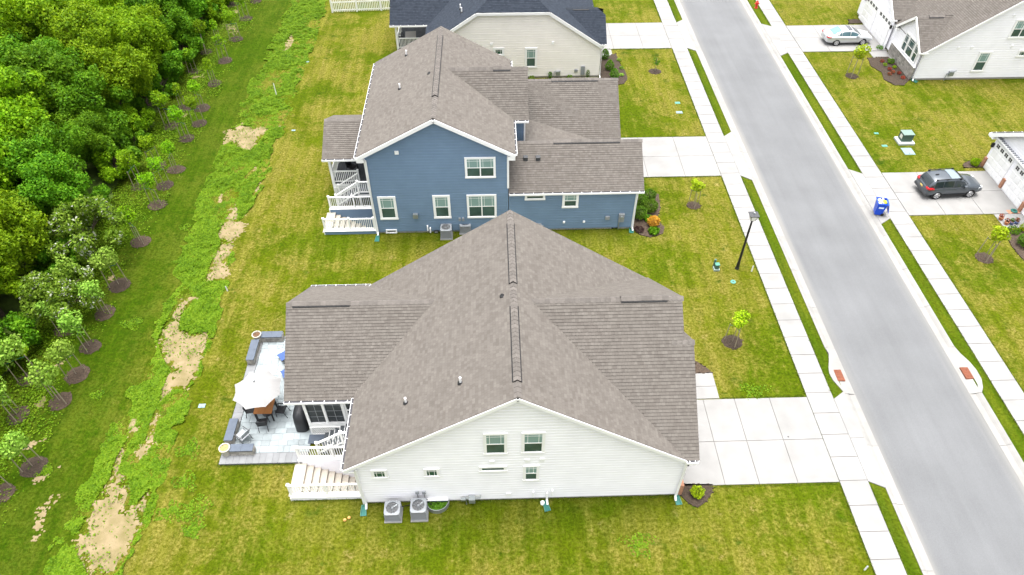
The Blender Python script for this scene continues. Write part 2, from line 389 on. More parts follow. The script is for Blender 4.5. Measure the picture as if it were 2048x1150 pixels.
def asphalt_mat():
    m = mat('worn_asphalt', (.112, .115, .119), .85, var=.09, vs_=.35, bump=.4, bs=90, detail=10)
    nt = m.node_tree; n = nt.nodes; l = nt.links; b = n['Principled BSDF']
    geo = n.new('ShaderNodeNewGeometry'); mp = n.new('ShaderNodeMapping'); mp.inputs['Scale'].default_value = (1.5, .05, 1)
    l.new(geo.outputs['Position'], mp.inputs['Vector'])
    no = n.new('ShaderNodeTexNoise'); no.inputs['Scale'].default_value = 1; no.inputs['Detail'].default_value = 7; no.inputs['Roughness'].default_value = .6
    l.new(mp.outputs[0], no.inputs['Vector'])
    sp = n.new('ShaderNodeTexNoise'); sp.inputs['Scale'].default_value = 38; sp.inputs['Detail'].default_value = 3
    l.new(geo.outputs['Position'], sp.inputs['Vector'])
    mr = n.new('ShaderNodeMapRange'); mr.inputs['From Min'].default_value = .3; mr.inputs['From Max'].default_value = .7; mr.inputs['To Min'].default_value = .93; mr.inputs['To Max'].default_value = 1.06
    l.new(no.outputs['Fac'], mr.inputs['Value'])
    m2 = n.new('ShaderNodeMapRange'); m2.inputs['From Min'].default_value = .3; m2.inputs['From Max'].default_value = .7; m2.inputs['To Min'].default_value = .9; m2.inputs['To Max'].default_value = 1.1
    l.new(sp.outputs['Fac'], m2.inputs['Value'])
    mu = n.new('ShaderNodeMath'); mu.operation = 'MULTIPLY'; l.new(mr.outputs[0], mu.inputs[0]); l.new(m2.outputs[0], mu.inputs[1])
    # pale sand washed against both gutters
    sep = n.new('ShaderNodeSeparateXYZ'); l.new(geo.outputs['Position'], sep.inputs[0])
    ab = n.new('ShaderNodeMath'); ab.operation = 'SUBTRACT'; l.new(sep.outputs['X'], ab.inputs[0]); ab.inputs[1].default_value = 21.27
    ab2 = n.new('ShaderNodeMath'); ab2.operation = 'ABSOLUTE'; l.new(ab.outputs[0], ab2.inputs[0])
    ad = n.new('ShaderNodeMath'); ad.operation = 'MULTIPLY_ADD'; l.new(no.outputs['Fac'], ad.inputs[0]); ad.inputs[1].default_value = .9; l.new(ab2.outputs[0], ad.inputs[2])
    m3 = n.new('ShaderNodeMapRange'); m3.interpolation_type = 'SMOOTHSTEP'; m3.inputs['From Min'].default_value = 2.85; m3.inputs['From Max'].default_value = 3.65; m3.inputs['To Max'].default_value = .75
    l.new(ad.outputs[0], m3.inputs['Value'])
    old = b.inputs['Base Color'].links[0].from_socket
    h = n.new('ShaderNodeHueSaturation'); l.new(mu.outputs[0], h.inputs['Value']); l.new(old, h.inputs['Color'])
    mx = n.new('ShaderNodeMix'); mx.data_type = 'RGBA'; l.new(m3.outputs[0], mx.inputs['Factor']); l.new(h.outputs[0], mx.inputs['A']); mx.inputs['B'].default_value = (.19, .184, .168, 1)
    l.new(mx.outputs['Result'], b.inputs['Base Color'])
    return m
ASPH = asphalt_mat()

ROAD0, ROAD1, CURB = 18.3, 24.22, .58
SWL0, SWL1, SWR0, SWR1 = 15.72, 17.03, 25.62, 26.93
WELL_W = (-9.42, -6.2, 16.15, 17.87)      # basement stairwell openings: x0, x1, y0, y1
WELL_B = (-10.72, -7.56, 34.45, 36.45)
xs = sorted([-250, WELL_W[0], WELL_W[1], WELL_B[0], WELL_B[1], ROAD0 - CURB + .02, ROAD1 + CURB - .02, 250])
ys = sorted([-250, WELL_W[2], WELL_W[3], WELL_B[2], WELL_B[3], 350])
mb = MB()
for x0, x1 in zip(xs, xs[1:]):
    for y0, y1 in zip(ys, ys[1:]):
        cx, cy = (x0 + x1) / 2, (y0 + y1) / 2
        if ROAD0 - CURB < cx < ROAD1 + CURB: continue
        if any(w[0] < cx < w[1] and w[2] < cy < w[3] for w in (WELL_W, WELL_B)): continue
        mb.poly([(x0, y0, 0), (x1, y0, 0), (x1, y1, 0), (x0, y1, 0)])
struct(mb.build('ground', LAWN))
road = struct(MB().box(ROAD0 - .05, ROAD1 + .05, -60, 200, -.4, -.09).build('road', ASPH))

def slab_row(name, x0, x1, y0, y1, step, top=.045, skip=()):
    o = struct(MB().box(x0 + .01, x1 - .01, y0, y1, -.05, top - .02).build(name, JOINT))
    proto = None; y = y0; g = .014
    while y < y1 - .1:
        e = min(y + step, y1)
        if not any(a <= (y + e) / 2 <= b for a, b in skip):
            if proto is None or abs((e - y) - step) > 1e-3:
                s = MB().box(x0, x1, y + g, e - g, -.04, top).build('slab', CONC, o)
                if abs((e - y) - step) < 1e-3: proto = (s, y)
            else: inst(proto[0], o, Matrix.Translation((0, y - proto[1], rnd.uniform(-.004, .004))))
        y = e
    return o
slab_row('sidewalk', SWL0, SWL1, 2.48, 112, 1.247)
slab_row('sidewalk', SWR0, SWR1, 2.98, 112, 1.247)

def curb_row(name, xr, xb, y0, y1, step, gap):
    """rolled kerb and gutter: xr = road side, xb = back"""
    d = 1 if xb > xr else -1
    prof = [(xr, -.4), (xr, -.085), (xr + d * .3, -.075), (xr + d * .42, .0), (xr + d * .5, .03), (xb, .035), (xb, -.4)]
    o = struct(MB().box(min(xr, xb) + .03, max(xr, xb) - .03, y0, y1, -.45, -.11).build(name, JOINT))
    mb = MB(); g = .008
    for (xa, za), (xc, zc) in zip(prof, prof[1:]): mb.poly([(xa, g, za), (xa, step - g, za), (xc, step - g, zc), (xc, g, zc)])
    mb.poly([(a, g, z) for a, z in prof]); mb.poly([(a, step - g, z) for a, z in prof][::-1])
    s = mb.build('kerb_stone', CONC2, o); s.location = (0, y0, 0); y = y0 + step
    while y < y1:
        if not (gap - .1 < y < gap + .1): inst(s, o, Matrix.Translation((0, y, rnd.uniform(-.004, .004))))
        y += step
    return o
curb_row('kerb', ROAD0, ROAD0 - CURB, 2.8, 112, 3.05, 21.1)
curb_row('kerb', ROAD1, ROAD1 + CURB, 2.65, 112, 3.05, 20.95)

def panel_grid(name, xs, ys, top=.05, shift=0., fl=None):
    """driveway of cast panels"""
    o = struct(MB().box(xs[0] + .02, xs[-1] - .02, ys[0] + .02, ys[-1] - .02, -.05, top - .02).build(name, JOINT)); g = .013
    for x0, x1 in zip(xs, xs[1:]):
        for y0, y1 in zip(ys, ys[1:]): MB().box(x0 + g, x1 - g, y0 + g, y1 - g, -.04, top).build('panel', CONC, o)
    return o
def apron(xa, xb, y0, y1, f0=.55, f1=.55):
    """flared concrete apron between sidewalk (xa) and kerb (xb)"""
    o = struct(MB().prism([(xa, y0 + .05), (xb, y0 + .05), (xb, y1 - .05), (xa, y1 - .05)] if xb > xa else [(xb, y0 + .05), (xa, y0 + .05), (xa, y1 - .05), (xb, y1 - .05)], -.05, .02).build('driveway_apron', JOINT))
    ym = (y0 + y1) / 2
    for a, b, fa, fb in ((y0, ym, f0, 0), (ym, y1, 0, f1)):
        p = [(xa, a + .008), (xb, a - fa + .008), (xb, b + fb - .008), (xa, b - .008)]
        if xb < xa: p = p[::-1]
        MB().prism(p, -.04, .048).build('panel', CONC, o)
AL0, AL1, AR0, AR1 = SWL1 + .012, ROAD0 - CURB - .012, SWR0 - .012, ROAD1 + CURB + .012
panel_grid('driveway', [6.4, 10.35, 11.95, 13.75, SWL0 - .02], [16.13, 18.45, 20.93]); apron(AL0, AL1, 16.13, 20.78, .35, .45)
panel_grid('driveway', [7.9, 10.6, 13.2, SWL0 - .02], [39.6, 42.0, 44.42]); apron(AL0, AL1, 39.6, 44.42)
panel_grid('driveway', [8.3, 10.6, 13.2, SWL0 - .02], [58.05, 60.5, 62.95]); apron(AL0, AL1, 58.05, 62.95)
panel_grid('driveway', [SWR1 + .02, 29.4, 31.9, 34.42], [35.0, 37.4, 39.62]); apron(AR0, AR1, 34.75, 39.55)
panel_grid('driveway', [SWR1 + .02, 29.4, 31.9, 34.35], [57.05, 59.6, 62.0]); apron(AR0, AR1, 56.95, 61.9)
panel_grid('front_walk', [8.6, 11.22], [20.97, 21.75, 22.62], top=.04)
panel_grid('front_walk', [8.9, 10.35], [54.9, 56.5, 58.0], top=.04)
panel_grid('front_walk', [32.7, 34.3], [55.1, 56.0, 57.0], top=.04)
panel_grid('front_walk', [32.55, 38.0], [33.6, 34.98], top=.04)

# storm drain inlets: curved concrete pads with rusty grates
def inlet(pts, gx0, gx1, gy0, gy1, side):
    t = thing('storm_drain', 'storm drain with a rusty iron grate in a curved concrete pad on the %s kerb' % side, 'storm drain', (gx0, gy0, .0))
    xr = ROAD1 if side == 'far' else ROAD0; mb = fill(pts, 0.)
    hz = lambda x: -.083 + .128 * min(1., abs(x - xr) / .55)
    mb.v = [(x, y, hz(x)) for x, y, z in mb.v]
    for k in range(len(pts)): p, q = pts[k], pts[(k + 1) % len(pts)]; mb.poly([(*p, -.3), (*q, -.3), (*q, hz(q[0])), (*p, hz(p[0]))])
    mb.build('concrete_pad', CONC2, t); z0 = hz((gx0 + gx1) / 2)
    MB().box(gx0, gx1, gy0, gy1, z0 - .1, z0 + .012).build('grate_frame', RUST, t)
    for k in range(8):
        y = gy0 + .05 + (gy1 - gy0 - .1) * k / 7
        MB().box(gx0 + .03, gx1 - .03, y - .022, y + .022, z0 + .012, z0 + .026).build('grate_bar', RUST, t)
inlet([(18.3, 24.14), (17.72, 24.14), (17.80, 23.75), (17.62, 23.2), (17.46, 22.8), (17.37, 22.4), (17.41, 21.95), (17.6, 21.45), (17.72, 21.11), (18.3, 21.11)], 17.67, 18.05, 21.9, 22.63, 'lamp-side')
inlet([(24.22, 20.96), (24.8, 20.96), (25.0, 21.25), (25.2, 21.8), (25.22, 22.4), (25.12, 22.95), (24.9, 23.5), (24.8, 23.99), (24.22, 23.99)], 24.43, 24.85, 21.85, 22.6, 'far')

# ------------------------------------------------------------------ bare straw patches, mulch, weeds on the ground
def vnoise(P, s, seed):
    """smooth value noise on a lattice"""
    g = np.random.default_rng(seed).random((128, 128)); q = np.asarray(P) * s + 1000; i = np.floor(q).astype(int); f = q - i; f = f * f * (3 - 2 * f)
    a = g[i[:, 0] % 128, i[:, 1] % 128]; b = g[(i[:, 0] + 1) % 128, i[:, 1] % 128]; c = g[i[:, 0] % 128, (i[:, 1] + 1) % 128]; d = g[(i[:, 0] + 1) % 128, (i[:, 1] + 1) % 128]
    return (a * (1 - f[:, 0]) + b * f[:, 0]) * (1 - f[:, 1]) + (c * (1 - f[:, 0]) + d * f[:, 0]) * f[:, 1]
def in_poly(P, q):
    x, y = P[:, 0], P[:, 1]; c = np.zeros(len(P), bool)
    for i in range(len(q)):
        (x0, y0), (x1, y1) = q[i], q[(i + 1) % len(q)]
        k = ((y0 > y) != (y1 > y)) & (x < (x1 - x0) * (y - y0) / (y1 - y0 + 1e-12) + x0); c ^= k
    return c
def rough_poly(pts, amp=.18, step=.22):
    """densify an outline and fray it"""
    out = []
    for i in range(len(pts)):
        a = Vector(pts[i]); b = Vector(pts[(i + 1) % len(pts)]); d = b - a; L = d.length; k = max(1, int(L / step))
        nrm = Vector((-d.y, d.x)).normalized() if L > 0 else Vector((0, 0))
        for j in range(k): out.append(a + d * (j / k) + nrm * rnd.gauss(0, amp * .6))
    return [(p.x, p.y) for p in out]
def px_poly(l, off=(0, 0), s=2.874): return [tuple(G(off[0] + x / s, off[1] + y / s).xy) for x, y in l]
TAN = [px_poly([(1180, 530), (1310, 520), (1310, 400), (1410, 210), (1370, 180), (1365, 90), (1330, 110), (1255, 250), (1270, 310), (1200, 450)], (0, 380)),
       px_poly([(905, 870), (985, 690), (1040, 620), (1130, 610), (1050, 720), (1030, 800), (1110, 830), (1205, 815), (1170, 950), (1080, 1145), (950, 1150), (985, 1040), (930, 960)], (0, 380)),
       px_poly([(965, 0), (1100, 0), (1060, 100), (1020, 60), (920, 160), (925, 110)], (0, 750)),
       px_poly([(895, 200), (922, 200), (880, 400), (800, 490), (765, 450), (830, 390), (865, 270)], (0, 750)),
       px_poly([(780, 255), (775, 330), (705, 480), (690, 560), (745, 600), (755, 690), (740, 750), (790, 740), (865, 650), (882, 680), (800, 880), (700, 1110), (640, 1180), (520, 1180), (420, 980), (520, 760), (640, 580), (650, 520), (720, 390)], (0, 750)),
       px_poly([(1260, 850), (1300, 760), (1380, 720), (1460, 735), (1540, 740), (1500, 810), (1440, 870), (1380, 855), (1330, 820)]),
       px_poly([(1640, 290), (1635, 250), (1675, 195), (1690, 220), (1680, 270)]), px_poly([(1400, 1020), (1480, 945), (1470, 980), (1410, 1035)]),
       px_poly([(1450, 1120), (1500, 1040), (1505, 1060), (1460, 1135)]), px_poly([(1250, 70), (1275, 25), (1280, 40), (1262, 75)], (0, 380)),
       px_poly([(835, 110), (855, 55), (858, 80)], (0, 750)), px_poly([(800, 185), (825, 145), (828, 170), (812, 192)], (0, 750)),
       px_poly([(1565, 750), (1610, 725), (1612, 745), (1580, 762)]),
       px_poly([(165, 612), (290, 560), (375, 510), (350, 535), (250, 612)], (0, 750)), px_poly([(180, 960), (240, 780), (330, 625), (300, 740), (205, 950)], (0, 750)),
       px_poly([(120, 470), (165, 380), (260, 372), (185, 420)], (0, 750)), px_poly([(175, 220), (250, 125), (265, 150), (195, 225)], (0, 750)),
       px_poly([(330, 1010), (375, 940), (395, 960), (350, 1010)], (0, 380)), px_poly([(610, 520), (650, 495), (655, 525)], (0, 380)),
       px_poly([(1280, 150), (1370, 140), (1380, 180), (1345, 200)]), px_poly([(1040, 670), (1090, 630), (1105, 650), (1060, 672)]), px_poly([(1100, 440), (1170, 430), (1165, 445), (1110, 455)]), px_poly([(1325, 60), (1380, 62), (1360, 82)])]
def soil_patch(q, i):
    """bare ground as a ragged scatter of small cells: solid in the middle, breaking up towards the edge"""
    Q = np.array(q); lo = Q.min(0) - .3; hi = Q.max(0) + .3; s = .06
    gx, gy = np.meshgrid(np.arange(lo[0], hi[0], s), np.arange(lo[1], hi[1], s)); P = np.c_[gx.ravel(), gy.ravel()]
    d = np.full(len(P), 9.)
    for k in range(len(Q)):
        a, b = Q[k], Q[(k + 1) % len(Q)]; ab = b - a; t = np.clip(((P - a) @ ab) / (ab @ ab + 1e-9), 0, 1)
        d = np.minimum(d, np.linalg.norm(P - a - t[:, None] * ab, axis=1))
    d = np.where(in_poly(P, q), d, -d)
    w = min(.55, .35 * np.sqrt(np.ptp(Q[:, 0]) * np.ptp(Q[:, 1])))
    f = d / w + 2.0 * (.45 * vnoise(P, 1.1, 11) + .55 * vnoise(P, 3.6, 12) - .5) + .9 * (vnoise(P, 9., 13) - .5) + rng.normal(0, .12, len(P))
    P = P[f > .3]; mb = MB(); z = .005 + .0006 * i
    for x, y in P:
        a = rnd.uniform(0, 6.28); r = s * rnd.uniform(.7, 1.05); mb.poly([(x + r * math.cos(a + k * 1.5708), y + r * math.sin(a + k * 1.5708), z + rnd.uniform(0, .003)) for k in range(4)])
    if mb.v: struct(mb.build('bare_ground', SOIL))
for i, q in enumerate(TAN): soil_patch(q, i)
# floor of the wood
WOODPOLY = [(-26.0, 8), (-25.9, 30), (-26.0, 50), (-26.6, 72), (-43, 72), (-43, 8)]
FLOOR = mat('leaf_litter', (.06, .10, .012), .95, var=.5, vs_=1.2, bump=.8, bs=8)
struct(fill(rough_poly(WOODPOLY, .35, .6), .012).build('woodland_floor', FLOOR))

def leaf_obj(name, P, N, size, m, parent=None, aspect=.62, world=False, fold=0.):
    """one mesh of many leaf-sized faces"""
    n = len(P); P = np.asarray(P, float); N = np.asarray(N, float); N /= np.linalg.norm(N, axis=1)[:, None] + 1e-9
    T = rng.normal(size=(n, 3)); T -= N * (T * N).sum(1)[:, None]; T /= np.linalg.norm(T, axis=1)[:, None] + 1e-9
    B = np.cross(N, T); s = (np.asarray(size) * rng.uniform(.65, 1.3, n))[:, None] if np.ndim(size) == 0 else np.asarray(size)[:, None]
    V = np.stack([P - T * s * .5, P + B * s * .5 * aspect, P + T * s * .5, P - B * s * .5 * aspect], 1).reshape(-1, 3)
    me = bpy.data.meshes.new(name); me.vertices.add(4 * n); me.vertices.foreach_set('co', V.ravel())
    me.loops.add(4 * n); me.loops.foreach_set('vertex_index', np.arange(4 * n, dtype=np.int32))
    me.polygons.add(n); me.polygons.foreach_set('loop_start', np.arange(0, 4 * n, 4, dtype=np.int32))
    me.update(calc_edges=True); me.validate()
    me.materials.append(m)
    o = bpy.data.objects.new(name, me); COL.objects.link(o)
    if parent is not None: o.parent = parent
    XF[o.name] = Matrix.Identity(4)
    return o
WEEDM = leafmat('clover_leaf', (.048, .125, .003), (.108, .215, .004), (.18, .29, .014), .4)
STRIP = [tuple(G(*p).xy) for p in [(598, -40), (560, 60), (500, 180), (470, 260), (440, 300), (400, 400), (370, 500), (325, 640), (295, 730), (230, 860), (120, 1085), (60, 1200), (240, 1200), (285, 1060), (330, 960), (372, 830), (405, 720), (445, 590), (478, 470), (535, 340), (572, 230), (622, 110), (655, 0), (668, -40)]]
def weed_field():
    lo = np.min(STRIP, 0); hi = np.max(STRIP, 0)
    P = rng.uniform(lo, hi, (330000, 2))
    k = in_poly(P + .9 * np.c_[vnoise(P, .9, 21) - .5, vnoise(P, .9, 22) - .5] + .5 * np.c_[vnoise(P, 3., 23) - .5, vnoise(P, 3., 24) - .5], STRIP)
    for q in TAN[:9]:
        kk = in_poly(P, q); k &= ~(kk & (rng.random(len(P)) > .03))
    # patchy: cluster noise
    n = .38 * vnoise(P, .55, 1) + .34 * vnoise(P, 1.6, 2) + .28 * vnoise(P, 4.5, 3)
    k &= n + rng.normal(0, .07, len(P)) > .40
    P = P[k]; n = n[k]
    z = np.clip((n - .38) * .6, .01, .15) * rng.uniform(.35, 1, len(P))
    Q = np.c_[P, z]
    # a few loose tufts out in the swale and on the lawn beside the strip
    for cx, cy, r, c in [tuple(G(*p).xy) + (s, c) for p, s, c in [((265, 648), .5, 260), ((195, 790), .3, 120), ((370, 455), .35, 110), ((385, 1022), .75, 420), ((385, 1060), .4, 260), ((372, 962), .5, 220), ((378, 900), .5, 300), ((335, 1025), .5, 240), ((1278, 1088), .62, 230), ((250, 935), .3, 180), ((90, 942), .35, 260), ((1508, 783), .6, 220), ((560, 735), .25, 120)]]:
        a = rng.uniform(0, 6.28, c); rr = r * 1.15 * rng.random(c) ** .7 * (1 + .3 * np.sin(3 * a + cx) + .2 * np.sin(5 * a))
        Q = np.r_[Q, np.c_[cx + rr * np.cos(a), cy + .8 * rr * np.sin(a), rng.uniform(.01, .06, c)]]
    # rank growth between the sapling rows
    m = 42000
    W = np.c_[rng.uniform(-26.3, -21.9, m), rng.uniform(12, 70, m)]
    nn = 3 * (.6 * vnoise(W, .5, 5) + .4 * vnoise(W, 1.5, 6) - .5)
    W = W[(nn + rng.normal(0, .6, m) > -.1 + .9 * (W[:, 0] > -23.2))]
    Q = np.r_[Q, np.c_[W, rng.uniform(.02, .2, len(W)) ]]
    N = np.c_[rng.normal(0, .3, (len(Q), 2)), np.ones(len(Q))]
    o = leaf_obj('weeds', Q, N, .10, WEEDM, aspect=.75)
    tag(o, 'bright green clover and weeds growing in a ragged strip behind the lawns', 'weeds', kind='stuff')
weed_field()
# ------------------------------------------------------------------ house kit
def onplane(px, py, a, b, c):
    """pixel ray meets the roof plane z = a + b x + c y"""
    d = RGT * (px - 1024) + UPV * (575 - py) + FW * FPX
    t = (a - CAMH) / (d.z - b * d.x - c * d.y)
    return Vector((d.x * t, d.y * t, CAMH + d.z * t))
def wall(p, pts, m, name='wall'): return MB().lap(pts, .2, .021, dutch=.7).build(name, m, p)
def slope(p, pts, m): return MB().lap(pts, .145, .021, under=.14, uoff=rnd.uniform(0, 9)).build('roof_slope', m, p)
def roofY(p, m, xr, zr, xl, zl, xe, ze, y0, y1):       # ridge along Y
    slope(p, [(xl, y1, zl), (xl, y0, zl), (xr, y0, zr), (xr, y1, zr)], m)
    slope(p, [(xe, y0, ze), (xe, y1, ze), (xr, y1, zr), (xr, y0, zr)], m)
def roofX(p, m, yr, zr, ys, zs, yn, zn, x0, x1):       # ridge along X
    slope(p, [(x0, ys, zs), (x1, ys, zs), (x1, yr, zr), (x0, yr, zr)], m)
    slope(p, [(x1, yn, zn), (x0, yn, zn), (x0, yr, zr), (x1, yr, zr)], m)
def rake(p, a, b, h=.2, w=.035, off=(0, 0, 0), m=None):
    o = Vector(off) - Vector((0, 0, h * .64 + .012))
    return MB().bar(Vector(a) + o, Vector(b) + o, w, h).build('rake_board', m or WHITE, p)
def gutter(p, a, b, out, hang=.62):
    a = Vector(a); b = Vector(b); out = Vector(out); U = (b - a).normalized()
    o = MB().bar(a + out * .062 - Z_ * .07, b + out * .062 - Z_ * .07, .125, .12).build('gutter', WHITE, p)
    MB().bar(a + out * .052 + U * .02 - Z_ * .004, b + out * .052 - U * .02 - Z_ * .004, .10, .012).build('gutter_guard', GUARD, o)
    n = int((b - a).length / hang); src = None
    for k in range(n + 1):
        c = a + U * ((b - a).length * (k + .5) / (n + 1))
        if src is None: src = MB().bar(c + out * .0 + Z_ * .006, c + out * .12 + Z_ * .006, .024, .012, up=Z_).build('gutter_hanger', WHITE, o); c0 = c
        else: inst(src, o, Matrix.Translation(XF[p.name].to_3x3().inverted() @ (c - c0)))
def downspout(p, pts): return MB().tube(pts, .05, 6).build('downspout', WHITE, p)
def ridge_caps(p, a, b, s, m, w=.15, step=.21, lift=0., name='ridge_cap'):
    a = Vector(a); b = Vector(b); U = (b - a).normalized(); S = U.cross(Z_); n = max(1, int((b - a).length / step)); step = (b - a).length / n
    mb = MB(); t0, t1 = .034 + lift, .012 + lift; L = step * 1.25
    def pr(k, t): return [a + U * k - S * w + Z_ * (t - w * s), a + U * k + Z_ * (t + .01), a + U * k + S * w + Z_ * (t - w * s)]
    A, B = pr(0, t0), pr(L, t1)
    for q in ((0, 1), (1, 2)): mb.poly([A[q[0]], A[q[1]], B[q[1]], B[q[0]]])
    C = [v - Z_ * .02 for v in A]; mb.poly([A[0], A[1], C[1], C[0]]); mb.poly([A[1], A[2], C[2], C[1]])
    for i in (0, 2): mb.poly([A[i], B[i], B[i] - Z_ * .02, A[i] - Z_ * .02])
    src = mb.build(name, m, p)
    for k in range(1, n): inst(src, p, Matrix.Translation(U * step * k))
def ridge_vent(p, a, b, s, m, w=.19):
    a = Vector(a); b = Vector(b); U = (b - a).normalized(); S = U.cross(Z_); mb = MB()
    for e in (-1, 1):
        mb.poly([a + Z_ * .06, b + Z_ * .06, b + S * e * w + Z_ * (.055 - w * s), a + S * e * w + Z_ * (.055 - w * s)])
        mb.poly([a + S * e * w + Z_ * (.055 - w * s), b + S * e * w + Z_ * (.055 - w * s), b + S * e * w + Z_ * (-.05 - w * s), a + S * e * w + Z_ * (-.05 - w * s)])
    for c in (a, b): mb.poly([c + Z_ * .06, c + S * w + Z_ * (.055 - w * s), c + Z_ * (-w * s - .05), c - S * w + Z_ * (.055 - w * s)])
    mb.build('ridge_vent', BLACK, p)
    ridge_caps(p, a, b, s, m, w=w - .04, lift=.055)
def vent_pipe(p, base, h=.36, r=.05, m=None):
    o = MB().lathe([(.13, -.12), (.12, .03), (r + .01, .09)], 10, tuple(base)).build('pipe_boot', BLACK, p)
    MB().tube([base, base + Z_ * h], r, 10).build('vent_pipe', m or WHITE, p)
def FR(face, c):
    return {'S': (Vector((0, c, 0)), X_, -Y_), 'W': (Vector((c, 0, 0)), -Y_, -X_), 'E': (Vector((c, 0, 0)), Y_, X_)}[face]
def window(p, face, c, u0, u1, z0, z1, kind='hung', trim=.09, up=None, lo=None, n=1, tm=None):
    """u0..u1, z0..z1 = outer edge of the trim; n units side by side"""
    O, U, N = FR(face, c); O = O + N * .021; V = Z_; mb = MB(); T = trim
    mb.fbox(O, U, V, N, u0, u1, z1 - T, z1, 0, .055); mb.fbox(O, U, V, N, u0 - .015, u1 + .015, z0, z0 + T, 0, .065)
    mb.fbox(O, U, V, N, u0, u0 + T, z0 + T, z1 - T, 0, .053); mb.fbox(O, U, V, N, u1 - T, u1, z0 + T, z1 - T, 0, .053)
    o = mb.build('window', tm or WHITE, p)
    a, b = u0 + T, u1 - T; w = (b - a) / n
    for k in range(n):
        l, r = a + w * k, a + w * (k + 1); zb, zt = z0 + T, z1 - T; zm = (zb + zt) / 2; S = .035
        sb = MB()
        for x0, x1, y0, y1 in ((l, r, zb, zb + S), (l, r, zt - S, zt), (l, l + S, zb + S, zt - S), (r - S, r, zb + S, zt - S)): sb.fbox(O, U, V, N, x0, x1, y0, y1, .0, .043)
        if kind == 'hung': sb.fbox(O, U, V, N, l + S, r - S, zm - .025, zm + .025, .0, .041)
        sb.build('sash', WHITE, o)
        if kind == 'hung':
            MB().fbox(O, U, V, N, l + S, r - S, zm + .025, zt - S, .0, .028).build('pane', up or GLASS_B, o)
            MB().fbox(O, U, V, N, l + S, r - S, zb + S, zm - .025, .0, .026).build('pane', lo or GLASS_D, o)
            m2 = MB(); m = .13; q = .009
            for x in (l + S + m, r - S - m): m2.fbox(O, U, V, N, x - q, x + q, zm + .025, zt - S, .028, .034)
            m2.fbox(O, U, V, N, l + S, r - S, zt - S - m - q, zt - S - m + q, .028, .034)
            m2.build('muntin', WHITE, o)
        else:
            MB().fbox(O, U, V, N, l + S, r - S, zb + S, zt - S, .0, .026).build('pane', up or GLASS_G, o)
            if kind == 'grid':
                m2 = MB(); q = .009; hh = zt - zb
                for x in (l + S + (r - l) * .2, r - S - (r - l) * .2): m2.fbox(O, U, V, N, x - q, x + q, zb + S, zt - S, .026, .033)
                m2.fbox(O, U, V, N, l + S, r - S, zt - S - hh * .22 - q, zt - S - hh * .22 + q, .026, .033)
                m2.build('muntin', WHITE, o)
    return o
def wbox(p, name, face, c, u, z, w, h, d, m): 
    O, U, N = FR(face, c); return MB().fbox(O, U, Z_, N, u - w / 2, u + w / 2, z - h / 2, z + h / 2, 0, d).build(name, m, p)
def railing(p, a, b, h=.92, posts=(0., 1.), base=.06, post_drop=0., sp=.115, pw=.1, bal=.035):
    """white vinyl railing between two foot points (may slope); balusters are parts sharing one mesh"""
    a = Vector(a); b = Vector(b); d = b - a; L = Vector((d.x, d.y, 0)).length; U = d.normalized()
    MB().bar(a + Z_ * h, b + Z_ * h, .085, .06).build('top_rail', VINYL, p)
    MB().bar(a + Z_ * (base + .05), b + Z_ * (base + .05), .05, .06).build('bottom_rail', VINYL, p)
    for t in posts:
        c = a + d * t
        mb = MB().box(c.x - pw / 2, c.x + pw / 2, c.y - pw / 2, c.y + pw / 2, c.z - post_drop, c.z + h + .08)
        mb.box(c.x - pw / 2 - .015, c.x + pw / 2 + .015, c.y - pw / 2 - .015, c.y + pw / 2 + .015, c.z + h + .08, c.z + h + .11)
        mb.build('rail_post', VINYL, p)
    n = int(L / sp); src = None
    for k in range(1, n):
        t = k / n
        if any(abs(t - q) * L < .075 for q in posts): continue
        c = a + d * t
        if src is None:
            src = MB().box(c.x - bal / 2, c.x + bal / 2, c.y - bal / 2, c.y + bal / 2, c.z + base + .08, c.z + h - .03).build('baluster', VINYL, p); c0 = c
        else: inst(src, p, Matrix.Translation(c - c0))
def lattice(p, face, c, u0, u1, z0, z1, sp=.11):
    O, U, N = FR(face, c); mb = MB(); H = z1 - z0; x = u0 - H
    while x < u1:
        for s in (0, 1):
            pts = []
            for t in np.linspace(0, 1, 41):
                uu = x + H * t; zz = z0 + H * (t if s == 0 else 1 - t)
                if u0 <= uu <= u1: pts.append((uu, zz))
            if len(pts) > 1:
                A = O + U * pts[0][0] + Z_ * pts[0][1] + N * (.03 + .012 * s); B = O + U * pts[-1][0] + Z_ * pts[-1][1] + N * (.03 + .012 * s)
                mb.bar(A, B, .01, .032, up=N.cross((B - A).normalized()))
        x += sp
    mb.build('lattice', VINYL, p)
    f = MB(); T = .07
    for a, b, e, g in ((u0, u1, z1 - T, z1), (u0, u1, z0, z0 + T), (u0, u0 + T, z0 + T, z1 - T), (u1 - T, u1, z0 + T, z1 - T)): f.fbox(O, U, Z_, N, a, b, e, g, .02, .062)
    f.build('lattice_frame', VINYL, p)
    MB().fbox(O, U, Z_, N, u0, u1, z0, z1, -.02, .0).build('skirt_backing', BLACK, p)

